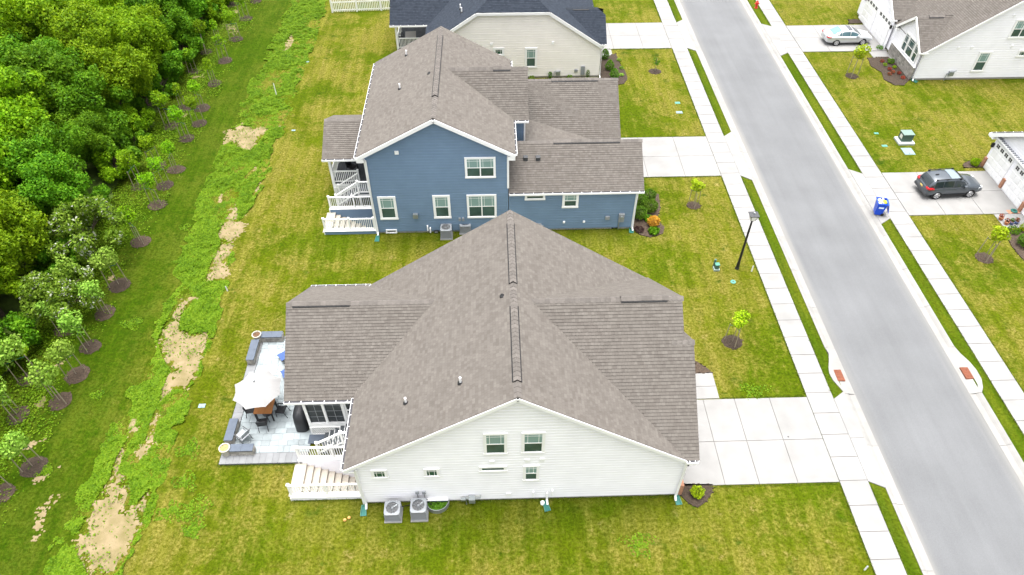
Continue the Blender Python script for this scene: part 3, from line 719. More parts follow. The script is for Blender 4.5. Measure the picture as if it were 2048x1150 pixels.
def stairwell(well, wx, m_out, m_in, label, n=10):
    """walk-up basement stair: low walls with vinyl railings round an opening, steps going down to the house"""
    x0, x1, y0, y1 = well; t = thing('basement_stairwell', label, 'stairwell', (x0, y0, 0)); T = .2; D = -2.15
    for a, b in ((y0 - T, y0), (y1, y1 + T)):
        MB().box(x0 - .14, wx - .012, a, b, D, .24).build('retaining_wall', m_out, t)
        MB().box(x0 - .17, wx - .03, a - .025, b + .025, .243, .285).build('wall_cap', VINYL, t)
        MB().box(x0 - .19, x0 - .145, a - .02, b + .02, -.1, .24).build('wall_end', VINYL, t)
    MB().box(x0, wx - .012, y1 - .022, y1 - .004, D, .2).build('inner_facing', m_in, t)
    MB().box(x0, wx, y0 + .003, y1 - .024, D - .1, D).build('stair_floor', STEP, t)
    for k in range(n):
        a = x0 - .1 + .30 * k - (.25 if k == 0 else 0); b = x0 - .1 + .30 * (k + 1)
        MB().box(a, b - .003, y0 + .004, y1 - .026, D + .001, .012 - .195 * k).build('step', STEP, t, bevel=0)
    for yy in (y0 - T / 2, y1 + T / 2):
        railing(t, (x0 - .1, yy, .285), (wx - .1, yy, .285), .88, posts=(0, .5, .985))
    return t
def deck_stair(p, xl, xw, y0, y1, z, z_b, n):
    """small landing and steps against the house; steps run down towards -X"""
    x = xl; b = .145
    yb = xl
    k = xl
    while k < xw - .02:
        e = min(k + b, xw - .012); MB().box(k, e - .008, y0, y1, z - .04, z).build('deck_board', WOODG, p); k += b
    MB().box(xl, xw - .012, y0 + .02, y1 - .02, z - .2, z - .045).build('deck_frame', WHITE, p)
    rise = (z - z_b) / (n + 1)
    for i in range(n):
        zt = z - rise * (i + 1); xa = xl - .28 * (i + 1)
        for j in range(2): MB().box(xa + .14 * j, xa + .14 * j + .132, y0, y1, zt - .04, zt).build('stair_tread', WOODG, p)
        MB().box(xa + .24, xa + .272, y0 + .02, y1 - .02, zt - .02, zt + rise - .045).build('stair_riser', WHITE, p)
    xb = xl - .28 * n - .1
    for yy in (y0 + .05,):
        railing(p, (xl + .05, yy, z), (xw - .07, yy, z), .92, posts=(0,), post_drop=z - z_b)
        railing(p, (xb, yy, z_b + .04), (xl, yy, z - .02), .90, posts=(0.,), sp=.13)
    return xb

# ------------------------------------------------------------------ the white house nearest the camera
W = thing('house', 'white sided house with brown shingle roof beside the paved patio with the white parasol', 'house', (0.7, 15.71, 0))
XR, ZR, SL = .67, 8.23, .668
zl = lambda x: ZR - SL * abs(x - XR)
wb = .16
wall(W, [(-6.2, 15.71, wb), (7.96, 15.71, wb), (7.96, 15.71, zl(7.96) - .16), (XR, 15.71, ZR - .16), (-6.2, 15.71, zl(-6.2) - .16)], SID_W)
wall(W, [(-6.2, 26.2, wb), (-6.2, 15.71, wb), (-6.2, 15.71, 3.4), (-6.2, 26.2, 3.4)], SID_W)
wall(W, [(7.96, 15.71, wb), (7.96, 26.2, wb), (7.96, 26.2, 3.2), (7.96, 15.71, 3.2)], SID_W)
wall(W, [(7.96, 26.2, wb), (-6.2, 26.2, wb), (-6.2, 26.2, zl(-6.2) - .16), (XR, 26.2, ZR - .16), (7.96, 26.2, zl(7.96) - .16)], SID_W)
MB().box(-6.185, 7.94, 15.725, 26.18, -2.3, wb - .002).build('foundation', FOUND, W)
MB().box(-6.3, -6.19, 15.66, 15.75, .0, 3.4).build('corner_board', WHITE, W); MB().box(7.93, 8.02, 15.66, 15.74, .0, 3.2).build('corner_board', WHITE, W)
roofY(W, SH_B, XR, ZR, -6.62, zl(-6.62), 8.06, zl(8.06), 15.48, 26.39)
rake(W, (-6.62, 15.47, zl(-6.62)), (XR, 15.47, ZR), .17); rake(W, (XR, 15.47, ZR), (8.02, 15.47, zl(8.02)), .17)
MB().poly([(-6.62, 15.49, zl(-6.62) - .16), (XR, 15.49, ZR - .16), (XR, 15.69, ZR - .16), (-6.62, 15.69, zl(-6.62) - .16)]); 
MB().box(-6.64, -6.21, 15.46, 15.7, 3.12, 3.2).build('eave_return', WHITE, W)
ridge_vent(W, (XR, 16.25, ZR), (XR, 20.18, ZR), SL, CAP_B); ridge_vent(W, (XR, 21.5, ZR), (XR, 25.47, ZR), SL, CAP_B)
for a, b in ((15.5, 16.25), (20.18, 21.5), (25.47, 26.35)): ridge_caps(W, (XR, a, ZR + .0), (XR, b - .02, ZR), SL, CAP_B)
gutter(W, (-6.62, 19.15, zl(-6.62)), (-6.62, 15.5, zl(-6.62)), (-1, 0, 0)); gutter(W, (-6.62, 26.35, zl(-6.62)), (-6.62, 26.0, zl(-6.62)), (-1, 0, 0))
# rear gable over the screened porch
PY, PZ = 22.82, 5.82
roofX(W, SH_B, PY, PZ, 19.17, 3.2, 26.47, 3.2, -9.84, -2.6)
ps = (PZ - 3.2) / (PY - 19.17)
ridge_caps(W, (-9.84, PY, PZ), (-9.55, PY, PZ), ps, CAP_B); ridge_vent(W, (-9.55, PY, PZ), (-6.9, PY, PZ), ps, CAP_B); ridge_caps(W, (-6.9, PY, PZ), (-3.0, PY, PZ), ps, CAP_B)
gutter(W, (-9.84, 19.17, 3.2), (-6.68, 19.17, 3.2), (0, -1, 0)); gutter(W, (-6.7, 26.47, 3.2), (-9.84, 26.47, 3.2), (0, 1, 0))
rake(W, (-9.81, 19.17, 3.2), (-9.81, PY, PZ)); rake(W, (-9.81, PY, PZ), (-9.81, 26.47, 3.2))
# front gable over the garage, with a lower gable projecting from it
GY, GZ = 20.92, 7.74; gs = (GZ - 3.44) / (GY - 15.47)
slope(W, [(7.82, 15.47, 3.44), (7.96, 15.47, 3.44), (7.96, GY, GZ), (1.3, GY, GZ)], SH_B)
slope(W, [(7.96, 26.37, 3.44), (7.82, 26.37, 3.44), (1.3, GY, GZ), (7.96, GY, GZ)], SH_B)
roofX(W, SH_B, 19.43, 3.435 + gs * (19.43 - 15.47), 15.47, 3.435, 21.6, 3.435 + gs * (19.43 - 15.47) - 1.55, 7.9, 8.37)
ridge_caps(W, (1.35, GY, GZ), (5.3, GY, GZ), gs, CAP_B); ridge_vent(W, (5.3, GY, GZ), (7.3, GY, GZ), gs, CAP_B); ridge_caps(W, (7.3, GY, GZ), (7.96, GY, GZ), gs, CAP_B)
lz = 3.435 + gs * (19.43 - 15.47)
ridge_caps(W, (7.4, 19.43, lz), (8.35, 19.43, lz), gs, CAP_B)
rake(W, (7.94, 19.9, 3.44 + gs * (19.9 - 15.47)), (7.94, GY, GZ)); rake(W, (7.94, GY, GZ), (7.94, 26.37, 3.44)); rake(W, (8.35, 15.5, 3.46), (8.35, 19.43, lz)); rake(W, (8.35, 19.43, lz), (8.35, 21.6, lz - 1.55))
gutter(W, (7.82, 15.47, 3.44), (8.3, 15.47, 3.44), (0, -1, 0), .4)
wall(W, [(8.1, 15.9, wb), (8.1, 21.4, wb), (8.1, 21.4, 4.6), (8.1, 19.4, lz - .2), (8.1, 15.9, 3.6)], SID_W)
MB().box(8.11, 8.16, 16.3, 20.7, .05, 2.4).build('garage_door', WHITE, W)
wbox(W, 'wall_lantern', 'E', 8.12, 16.1, 2.2, .18, .34, .16, BLACK)
MB().box(7.97, 8.22, 15.70, 16.22, .0, .85).build('brick_pier', BRICK, W)
# openings in the gable wall
for a, b, c, d in ((-.57, .12, 4.15, 5.44), (.98, 1.66, 4.18, 5.44), (1.07, 1.49, 1.91, 2.89)): window(W, 'S', 15.71, a - .14, b + .14, c - .14, d + .14)
window(W, 'S', 15.71, -.95, .23, 2.62, 3.05, 'fixed', up=GLASS_D)
for a, b in ((-5.44, -5.01), (-3.19, -2.78)): window(W, 'S', 15.71, a - .13, b + .13, 2.42 - .12, 2.86 + .12, 'grid')
for px, py in ((984, 923), (1055, 920), (1084, 918), (1017, 987)):
    q = onY(px, py, 15.7); wbox(W, 'wall_vent', 'S', 15.71, q.x, q.z, .2, .2, .07, WHITE)
for px in (834.5, 848):
    q = onY(px, 983, 15.7); wbox(W, 'disconnect_box', 'S', 15.71, q.x, q.z, .16, .2, .1, ACG)
    MB().tube([(q.x, 15.62, q.z - .1), (q.x + .02, 15.6, .4), (q.x + .06, 15.5, .18)], .018, 5).build('conduit', DARK, W)
q = onY(937, 997, 15.6)
mb = MB().tube([(q.x - .1, 15.55, .0), (q.x - .1, 15.55, .55), (q.x + .55, 15.55, .55), (q.x + .55, 15.66, .62)], .03, 6); mb.box(q.x + .02, q.x + .3, 15.4, 15.66, .32, .62); mb.box(q.x - .34, q.x - .12, 15.48, 15.62, .42, .52)
mb.build('gas_meter', GALV, W)
for px, py, h in ((1067, 985, .35), (1105, 982, .35)):
    q = onY(px, py, 15.6); MB().tube([(q.x, 15.7, q.z), (q.x, 15.6, q.z), (q.x, 15.58, q.z - h)], .035, 6).build('drain_pipe', WHITE, W)
downspout(W, [(-6.15, 15.58, 3.2), (-6.15, 15.6, 3.0), (-6.13, 15.6, .2), (-6.13, 15.4, .06)])
downspout(W, [(7.86, 15.6, 3.3), (7.9, 15.6, 3.1), (7.9, 15.6, .2), (7.9, 15.42, .06)])
downspout(W, [(2.03, 15.6, .75), (2.03, 15.55, .25), (2.06, 15.38, .08)])
WL = lambda px, py: onplane(px, py, ZR - SL * XR, SL, 0)
vent_pipe(W, WL(812, 806)); vent_pipe(W, WL(921, 766)); vent_pipe(W, WL(1005, 592), .12, .03, BLACK)
# screened porch
FZ = 1.0; PX0 = -9.2
MB().box(PX0, -6.23, 19.42, 26.1, FZ - .2, FZ - .06).build('porch_floor', WHITE, W)
k = PX0 + .03
while k < -6.4: MB().box(k, k + .135, 19.45, 26.05, FZ - .055, FZ - .01).build('deck_board', WOODG, W); k += .145
for x, w_ in ((PX0 + .07, .14), (-8.27, .12), (-7.36, .14), (-6.32, .1)): MB().box(x - w_ / 2, x + w_ / 2, 19.38, 19.52, FZ - .05, 3.1).build('porch_post', WHITE, W)
MB().box(PX0, -6.23, 19.375, 19.525, 2.9, 3.13).build('porch_beam', WHITE, W); MB().box(PX0, -7.3, 19.37, 19.53, FZ - .22, FZ + .06).build('porch_sill', WHITE, W)
for y in (19.45, 21.1, 22.8, 24.5, 26.1): MB().box(PX0 + .0, PX0 + .14, y - .065, y + .066, FZ - .05, 3.1).build('porch_post', WHITE, W)
MB().box(PX0 - .003, PX0 + .15, 19.53, 26.1, 2.9, 3.128).build('porch_beam', WHITE, W); MB().box(PX0 - .003, PX0 + .15, 19.53, 26.1, FZ - .22, FZ + .055).build('porch_sill', WHITE, W)
def screen(x0, x1):
    o = MB().box(x0, x1, 19.445, 19.455, FZ + .06, 2.9).build('insect_screen', SCREEN, W)
    mb = MB(); xm = (x0 + x1) / 2; mb.box(xm - .011, xm + .011, 19.43, 19.444, FZ + .06, 2.9)
    for k in (1, 2, 3): z = FZ + .06 + (2.9 - FZ - .06) * k / 4; mb.box(x0, x1, 19.432, 19.444, z - .011, z + .011)
    mb.build('screen_bar', ACG, o)
screen(PX0 + .14, -8.33); screen(-8.21, -7.43)
o = MB().box(-7.28, -7.2, 19.40, 19.47, FZ, 2.9).box(-6.47, -6.39, 19.40, 19.47, FZ, 2.9).box(-7.2, -6.47, 19.4, 19.47, 2.72, 2.9).box(-7.2, -6.47, 19.4, 19.47, FZ, FZ + .35).box(-7.2, -6.47, 19.4, 19.47, 2.0, 2.1).build('screen_door', WHITE, W)
MB().box(-7.2, -6.47, 19.425, 19.44, FZ + .35, 2.72).build('insect_screen', SCREEN, o)
o = MB().box(PX0 + .07, PX0 + .08, 19.53, 26.05, FZ + .06, 2.9).build('insect_screen', SCREEN, W)
lattice(W, 'S', 19.40, PX0, -7.45, .12, FZ - .22)
deck_stair(W, -7.42, -6.22, 18.2, 19.36, FZ, .12, 4)
MB().box(PX0 - .12, -8.55, 18.85, 19.34, .115, .165).build('stair_pad', CAPST, W)
stairwell(WELL_W, -6.2, SID_W, SID_W, 'white walled basement stairwell with cream steps and white railings beside the white house')

# ------------------------------------------------------------------ the blue house
B = thing('house', 'blue sided two storey house with brown shingle roof behind the white house', 'house', (0, 34.3, 0))
bx, bz, bs_ = -3.37, 8.49, .541
bl = lambda x: bz - bs_ * abs(x - bx); Yb = 34.28
wall(B, [(-7.56, Yb, .14), (.76, Yb, .14), (.76, Yb, bl(.76) - .16), (bx, Yb, bz - .16), (-7.56, Yb, bl(-7.56) - .16)], SID_B)
wall(B, [(-7.56, 44.9, .14), (-7.56, Yb, .14), (-7.56, Yb, 5.9), (-7.56, 44.9, 5.9)], SID_B)
wall(B, [(.76, Yb, 3.), (.76, 44.9, 3.), (.76, 44.9, 5.9), (.76, Yb, 5.9)], SID_B)
wall(B, [(.8, Yb + .003, .14), (8.65, Yb + .003, .14), (8.65, Yb + .003, 3.0), (.8, Yb + .003, 3.0)], SID_B)
wall(B, [(8.65, Yb, .14), (8.65, 39.3, .14), (8.65, 39.3, 3.), (8.65, 36.82, 4.85), (8.65, Yb, 3.)], SID_B)
wall(B, [(7.95, 39.3, .14), (7.95, 46.5, .14), (7.95, 46.5, 3.0), (7.95, 43.2, 5.4), (7.95, 39.7, 3.0)], SID_B)
wall(B, [(.8, 37.98, 3.2), (1.9, 37.98, 3.2), (1.9, 37.98, 5.9), (.8, 37.98, 5.9)], SID_B)
wall(B, [(1.9, 37.98, 3.2), (1.9, 42.3, 3.2), (1.9, 42.3, 5.9), (1.9, 40.1, 8.0), (1.9, 37.98, 5.9)], SID_B)
MB().box(-7.54, 8.63, Yb + .02, 44.8, -2.3, .138).build('foundation', FOUND, B)
MB().box(-7.63, -7.53, Yb - .05, Yb + .06, .0, 5.75).build('corner_board', WHITE, B); MB().box(.70, .82, Yb - .06, Yb + .05, 3.45, 5.8).build('corner_board', WHITE, B)
MB().box(8.6, 8.71, Yb - .05, Yb + .05, .0, 2.95).build('corner_board', WHITE, B); MB().box(1.84, 1.93, 37.93, 38.0, 3.3, 5.85).build('corner_board', WHITE, B)
roofY(B, SH_B, bx, bz, -8.0, bl(-8.0), 1.18, bl(1.18), 34.05, 45.1)
rake(B, (-8.0, 34.03, bl(-8.)), (bx, 34.03, bz), .22, .05); rake(B, (bx, 34.03, bz), (1.18, 34.03, bl(1.18)), .22, .05)
for s, x in ((-1, -8.0), (1, 1.18)): MB().prism([(x, 34.02), (x - s * .42, 34.02), (x - s * .42, 34.27), (x, 34.27)][::s], 5.62, 5.86).build('eave_return', WHITE, B)
ridge_caps(B, (bx, 34.07, bz), (bx, 36.4, bz), bs_, CAP_B); ridge_vent(B, (bx, 36.4, bz), (bx, 43.9, bz), bs_, CAP_B); ridge_caps(B, (bx, 43.9, bz), (bx, 45.05, bz), bs_, CAP_B)
gutter(B, (-8.0, 45.0, bl(-8.)), (-8.0, 34.1, bl(-8.)), (-1, 0, 0)); gutter(B, (1.18, 34.1, bl(1.18)), (1.18, 37.6, bl(1.18)), (1, 0, 0)); gutter(B, (1.18, 43., bl(1.18)), (1.18, 45., bl(1.18)), (1, 0, 0))
us = (8.2 - 5.96) / 2.4
roofX(B, SH_B, 40.1, 8.2, 37.7, 5.96, 42.5, 5.96, -2.7, 2.12)
ridge_caps(B, (-2.75, 40.1, 8.2), (.0, 40.1, 8.2), us, CAP_B); ridge_vent(B, (.0, 40.1, 8.2), (1.05, 40.1, 8.2), us, CAP_B); ridge_caps(B, (1.05, 40.1, 8.2), (2.1, 40.1, 8.2), us, CAP_B)
gutter(B, (1.25, 37.7, 5.96), (2.12, 37.7, 5.96), (0, -1, 0)); rake(B, (2.09, 37.7, 5.96), (2.09, 40.1, 8.2))
g1 = (5.03 - 3.1) / 2.62
roofX(B, SH_B, 36.82, 5.03, 34.2, 3.1, 39.44, 3.1, .8, 9.06)
ridge_caps(B, (1.3, 36.82, 5.03), (3.6, 36.82, 5.03), g1, CAP_B); ridge_vent(B, (3.6, 36.82, 5.03), (7.7, 36.82, 5.03), g1, CAP_B); ridge_caps(B, (7.7, 36.82, 5.03), (9.05, 36.82, 5.03), g1, CAP_B)
gutter(B, (.82, 34.2, 3.1), (9.06, 34.2, 3.1), (0, -1, 0)); rake(B, (9.03, 34.2, 3.1), (9.03, 36.82, 5.03)); rake(B, (9.03, 36.82, 5.03), (9.03, 39.4, 3.1))
g2 = (5.6 - 3.1) / 3.6
roofX(B, SH_B, 43.2, 5.6, 39.6, 3.1, 46.8, 3.1, .8, 8.36)
ridge_caps(B, (1.9, 43.2, 5.6), (3.9, 43.2, 5.6), g2, CAP_B); ridge_vent(B, (3.9, 43.2, 5.6), (7.0, 43.2, 5.6), g2, CAP_B); ridge_caps(B, (7.0, 43.2, 5.6), (8.35, 43.2, 5.6), g2, CAP_B)
rake(B, (8.33, 39.6, 3.1), (8.33, 43.2, 5.6)); rake(B, (8.33, 43.2, 5.6), (8.33, 46.8, 3.1))
slope(B, [(8.3, 36.9, 2.76), (8.3, 44, 2.76), (.8, 44, 4.3), (.8, 36.9, 4.3)], SH_B)
MB().box(7.96, 8.02, 39.9, 44.2, .05, 2.4).build('garage_door', WHITE, B)
for n_, (a, b, c, d) in {1: (-1.78, .03, 4.26, 5.74), 2: (-1.78, .04, 1.18, 3.0)}.items(): window(B, 'S', Yb, a, b, c, d, n=2, trim=.1)
window(B, 'S', Yb, -7.2, -6.1, 1.18, 2.98, trim=.12); window(B, 'S', Yb, -3.86, -2.8, 1.2, 3.0, trim=.12); window(B, 'S', Yb, 4.09, 5.09, 1.85, 2.97, trim=.12)
window(B, 'S', Yb, 1.78, 3.02, 2.52, 2.95, 'fixed', up=GLASS_D, trim=.1); window(B, 'S', Yb, -7.0, -6.3, .05, .34, 'fixed', up=DARK, trim=.05)
for px, py in ((793, 306),): q = onY(px, py, 34.2); wbox(B, 'wall_vent', 'S', Yb, q.x, q.z, .22, .22, .08, WHITE)
q = onY(831, 431, 34.2); wbox(B, 'fireplace_vent', 'S', Yb, q.x, q.z, .3, .3, .22, GALV)
for px in (919.5, 926.5): q = onY(px, 439, 34.2); wbox(B, 'disconnect_box', 'S', Yb, q.x, q.z, .13, .24, .1, ACG)
for px, py in ((855, 452), (860.5, 456)): q = onY(px, py, 34.2); MB().tube([(q.x, Yb, q.z), (q.x, Yb - .12, q.z), (q.x, Yb - .14, q.z - .32)], .045, 6).build('drain_pipe', WHITE, B)
q = onY(1243.5, 431, 34.2); o = wbox(B, 'meter_cabinet', 'S', Yb, q.x, 1.0, .34, .62, .16, ACG); MB().lathe([(0, .1), (.1, .1), (.11, 0)], 12, (0, 0, 0)).build('meter_glass', GALV, o, world=False).matrix_local = Matrix.Translation((q.x, Yb - .15 - 34.3, 1.08)) @ Matrix.Rotation(R(90), 4, 'X')
MB().tube([(q.x - .12, Yb - .06, .0), (q.x - .12, Yb - .06, .7)], .03, 6).build('conduit', GALV, B)
q = onY(1215, 436, 34.2); wbox(B, 'utility_box', 'S', Yb, q.x, q.z, .26, .24, .12, ACG)
for px, py in ((1128, 445), (1168, 444)): q = onY(px, py, 34.2); wbox(B, 'hose_outlet', 'S', Yb, q.x, q.z, .13, .13, .08, WHITE)
q = onY(1080, 446, 34.2); MB().box(q.x - .25, q.x + .1, Yb - .24, Yb - .02, .3, .62).tube([(q.x + .2, Yb - .1, 0), (q.x + .2, Yb - .1, .5), (q.x - .2, Yb - .1, .55)], .03, 6).build('gas_meter', GALV, B)
downspout(B, [(-7.5, 34.17, 5.7), (-7.5, 34.19, 5.4), (-7.5, 34.19, .2), (-7.5, 34.0, .06)]); downspout(B, [(8.7, 34.18, 3.0), (8.68, 34.2, 2.8), (8.68, 34.2, .2), (8.68, 34.0, .06)])
BL = lambda px, py: onplane(px, py, bz + bs_ * (bx), 0, 0)
BLf = lambda px, py: onplane(px, py, bz - bs_ * bx * 1. * 1., bs_, 0)
vent_pipe(B, BLf(813, 111)); vent_pipe(B, BLf(800, 178)); vent_pipe(B, BLf(858.5, 147), .12, .03, BLACK)
g1p = lambda px, py: onplane(px, py, 3.1 - g1 * 34.2, 0, g1)
for px in (1051, 1076): q = g1p(px, 317); MB().box(q.x - .14, q.x + .14, q.y - .14, q.y + .14, q.z - .1, q.z + .16).build('roof_vent', DARK, B, bevel=.03)
# rear deck with its own little gable
pr = (4.5 - 3.2) / 2.55
roofX(B, SH_B, 40.45, 4.5, 37.9, 3.2, 43.0, 3.2, -11.06, -7.58)
ridge_caps(B, (-11.05, 40.45, 4.5), (-7.62, 40.45, 4.5), pr, CAP_B)
gutter(B, (-11.06, 37.9, 3.2), (-7.75, 37.9, 3.2), (0, -1, 0)); rake(B, (-11.03, 37.9, 3.2), (-11.03, 40.45, 4.5)); rake(B, (-11.03, 40.45, 4.5), (-11.03, 43, 3.2))
DZ = 1.1; k = -10.75
while k < -7.7: MB().box(k, k + .135, 38.12, 42.85, DZ - .045, DZ).build('deck_board', WOODG, B); k += .145
MB().box(-10.76, -7.6, 38.13, 42.84, DZ - .3, DZ - .05).build('deck_frame', WHITE, B)
for x, y in ((-10.7, 38.2), (-10.7, 40.5), (-10.7, 42.75)): MB().box(x - .085, x + .085, y - .085, y + .085, 0, 3.12).build('porch_post', WHITE, B)
MB().box(-10.8, -10.62, 38.1, 42.85, 2.95, 3.15).build('porch_beam', WHITE, B); MB().box(-10.6, -7.7, 38.12, 38.26, 2.95, 3.148).build('porch_beam', WHITE, B)
railing(B, (-10.6, 38.2, DZ), (-9.0, 38.2, DZ), .92, posts=(1.,)); railing(B, (-10.7, 38.3, DZ), (-10.7, 42.65, DZ), .92, posts=())
lattice(B, 'S', 38.12, -10.74, -8.95, .06, DZ - .3)
deck_stair(B, -8.95, -7.58, 36.95, 38.08, DZ, .0, 5); railing(B, (-10.4, 38.0, .1), (-8.98, 38.0, DZ), .90, posts=(0.,), sp=.13)
stairwell(WELL_B, -7.56, SID_B, SID_B, 'blue walled basement stairwell with cream steps and white railings beside the blue house')

# ------------------------------------------------------------------ the cream house beyond
T = thing('house', 'cream sided house with dark slate blue shingle roof behind the blue house', 'house', (1.6, 53.4, 0))
tx, tz, ts = 1.63, 7.55, .66; tj = 5.67; tw = (tz - tj) / ts; Yt = 53.4
tl = lambda x: tz - ts * abs(x - tx)
wall(T, [(-5.1, Yt, .14), (8.72, Yt, .14), (8.72, Yt, tl(8.72) - .1), (tx + tw, Yt, tj - .14), (tx - tw, Yt, tj - .14), (-5.1, Yt, tl(-5.1) - .1)], SID_T)
wall(T, [(-5.1, 64.4, .14), (-5.1, Yt, .14), (-5.1, Yt, 2.9), (-5.1, 64.4, 2.9)], SID_T); wall(T, [(8.72, Yt, .14), (8.72, 64.4, .14), (8.72, 64.4, 2.9), (8.72, Yt, 2.9)], SID_T)
MB().box(-5.08, 8.7, Yt + .02, 64.3, -.3, .138).build('foundation', FOUND, T)
slope(T, [(8.86, 53.2, tl(8.86)), (8.86, 64.6, tl(8.86)), (tx, 64.6, tz), (tx, 53.2 + tw, tz), (tx + tw, 53.2, tj)], SH_S)
slope(T, [(-5.45, 64.6, tl(-5.45)), (-5.45, 53.2, tl(-5.45)), (tx - tw, 53.2, tj), (tx, 53.2 + tw, tz), (tx, 64.6, tz)], SH_S)
slope(T, [(tx - tw, 53.2, tj), (tx + tw, 53.2, tj), (tx, 53.2 + tw, tz)], SH_S)
rake(T, (-5.45, 53.18, tl(-5.45)), (tx - tw, 53.18, tj), .24, .05); rake(T, (tx - tw, 53.18, tj), (tx + tw, 53.18, tj), .2, .05); rake(T, (tx + tw, 53.18, tj), (8.86, 53.18, tl(8.86)), .24, .05)
ridge_caps(T, (tx, 56.1, tz), (tx, 64.5, tz), ts, CAP_S)
rs = (4.75 - 2.95) / 2.6
slope(T, [(8.6, 53.22, 2.95), (9.12, 53.22, 2.95), (9.12, 55.3, 2.95 + rs * 2.08), (8.5, 55.82, 4.75), (5.8, 55.82, 4.75)], SH_S); slope(T, [(9.12, 58.4, 2.95), (4.2, 58.4, 2.95), (4.2, 55.82, 4.75), (8.5, 55.82, 4.75), (9.12, 56.3, 4.4)], SH_S)
ridge_caps(T, (5.9, 55.82, 4.75), (6.5, 55.82, 4.75), rs, CAP_S); ridge_vent(T, (6.5, 55.82, 4.75), (7.8, 55.82, 4.75), rs, CAP_S); ridge_caps(T, (7.8, 55.82, 4.75), (8.5, 55.82, 4.75), rs, CAP_S)
rake(T, (9.09, 53.25, 2.95), (9.09, 55.3, 2.95 + rs * 2.08)); gutter(T, (8.6, 53.22, 2.95), (9.1, 53.22, 2.95), (0, -1, 0), .4)
roofX(T, SH_S, 60.4, 5.2, 56.9, 3.0, 63.9, 3.0, -8.5, -3.2); gutter(T, (-8.5, 56.9, 3.0), (-5.4, 56.9, 3.0), (0, -1, 0))
downspout(T, [(8.78, 53.26, 2.8), (8.78, 53.28, .2), (8.8, 53.1, .06)])
window(T, 'S', Yt, .05, .92, 2.0, 2.7, 'grid', trim=.14); window(T, 'S', Yt, 2.58, 3.58, .9, 2.66, trim=.14)
for px, py in ((983, 89), (1106, 86)): q = onY(px, py, 53.3); wbox(T, 'wall_vent', 'S', Yt, q.x, q.z, .2, .2, .08, WHITE)
q = onY(1165.5, 141, 53.3); wbox(T, 'meter_cabinet', 'S', Yt, q.x, q.z, .32, .75, .15, ACG); q = onY(1152, 142, 53.3); wbox(T, 'utility_box', 'S', Yt, q.x, q.z, .26, .24, .12, ACG)
q = onY(1114, 147, 53.3); MB().box(q.x - .1, q.x + .25, Yt - .24, Yt - .02, .3, .62).tube([(q.x - .25, Yt - .1, 0), (q.x - .25, Yt - .1, .55), (q.x + .3, Yt - .1, .6)], .03, 6).build('gas_meter', GALV, T)
for px, py in ((921, 16), (923.5, 23)): vent_pipe(T, onplane(px, py + 2, tz - ts * tx, ts, 0), .4)
k = -8.1
while k < -5.3: MB().box(k, k + .135, 57.1, 63.6, .75, .8).build('deck_board', WOODG, T); k += .145
MB().box(-8.12, -5.12, 57.12, 63.6, .5, .745).build('deck_frame', WHITE, T)
for x, y in ((-8.05, 57.2), (-8.05, 60.3), (-8.05, 63.5)): MB().box(x - .085, x + .085, y - .085, y + .085, 0, 2.95).build('porch_post', WHITE, T)
MB().box(-8.14, -7.97, 57.1, 63.6, 2.78, 2.96).build('porch_beam', WHITE, T); railing(T, (-7.95, 57.2, .8), (-5.3, 57.2, .8), .9, posts=()); railing(T, (-8.05, 57.3, .8), (-8.05, 63.4, .8), .9, posts=())

# ------------------------------------------------------------------ the two white houses across the street
def garage_door(p, x, y0, y1, h=2.3):
    o = MB().box(x - .05, x + .0, y0, y1, .03, h).build('garage_door', WHITE, p)
    n = 4; hh = h / 4
    for r in range(3):
        for k in range(n):
            a = y0 + (y1 - y0) * (k + .1) / n; b = y0 + (y1 - y0) * (k + .9) / n
            MB().box(x - .068, x - .05, a, b, .03 + hh * r + .08, .03 + hh * (r + 1) - .08).build('door_panel', WHITE, o)
    for k in range(n):
        a = y0 + (y1 - y0) * (k + .2) / n; b = y0 + (y1 - y0) * (k + .8) / n; m = (a + b) / 2
        for (c, d) in ((a, m - .02), (m + .02, b)):
            for (e, f) in ((h - .36, h - .25), (h - .23, h - .12)): MB().box(x - .06, x - .05, c, d, e, f).build('pane', BLACK, o)
N = thing('house', 'white sided house with brown roof behind the silver sedan', 'house', (34.4, 52.1, 0))
nx, nz, ns = 42.4, 8.2, .705; nl = lambda x: nz - ns * abs(x - nx); Yn = 52.1
wall(N, [(34.4, Yn, .16), (50.2, Yn, .16), (50.2, Yn, nl(50.2) - .1), (nx, Yn, nz - .14), (34.4, Yn, nl(34.4) - .14)], SID_W)
wall(N, [(34.4, 64.3, .16), (34.4, Yn, .16), (34.4, Yn, 2.5), (34.4, 56.6, 2.5), (34.4, 64.3, 2.5)], SID_W)
MB().box(34.42, 50.1, Yn + .02, 64.2, -.3, .158).build('foundation', FOUND, N)
roofY(N, SH_B, nx, nz, 34.25, nl(34.25), 50.5, nl(50.5), 51.9, 64.5)
rake(N, (34.3, 51.88, nl(34.3)), (nx, 51.88, nz), .16)
ridge_caps(N, (nx, 52, nz), (nx, 62, nz), ns, CAP_B, step=.3)
slope(N, [(34.05, 51.95, 2.5), (34.4, 51.95, 2.5), (37.05, 54.35, 4.4), (34.05, 54.35, 4.4)], SH_B); slope(N, [(34.4, 56.75, 2.5), (34.05, 56.75, 2.5), (34.05, 54.35, 4.4), (37.05, 54.35, 4.4)], SH_B); fs = (4.4 - 2.5) / 2.4
wall(N, [(34.28, 56.6, 1.1), (34.28, 52.1, 1.1), (34.28, 52.1, 2.45), (34.28, 54.35, 4.25), (34.28, 56.6, 2.45)], SID_W)
ridge_caps(N, (34.1, 54.35, 4.4), (35.0, 54.35, 4.4), fs, CAP_B); ridge_vent(N, (35.0, 54.35, 4.4), (36.2, 54.35, 4.4), fs, CAP_B)
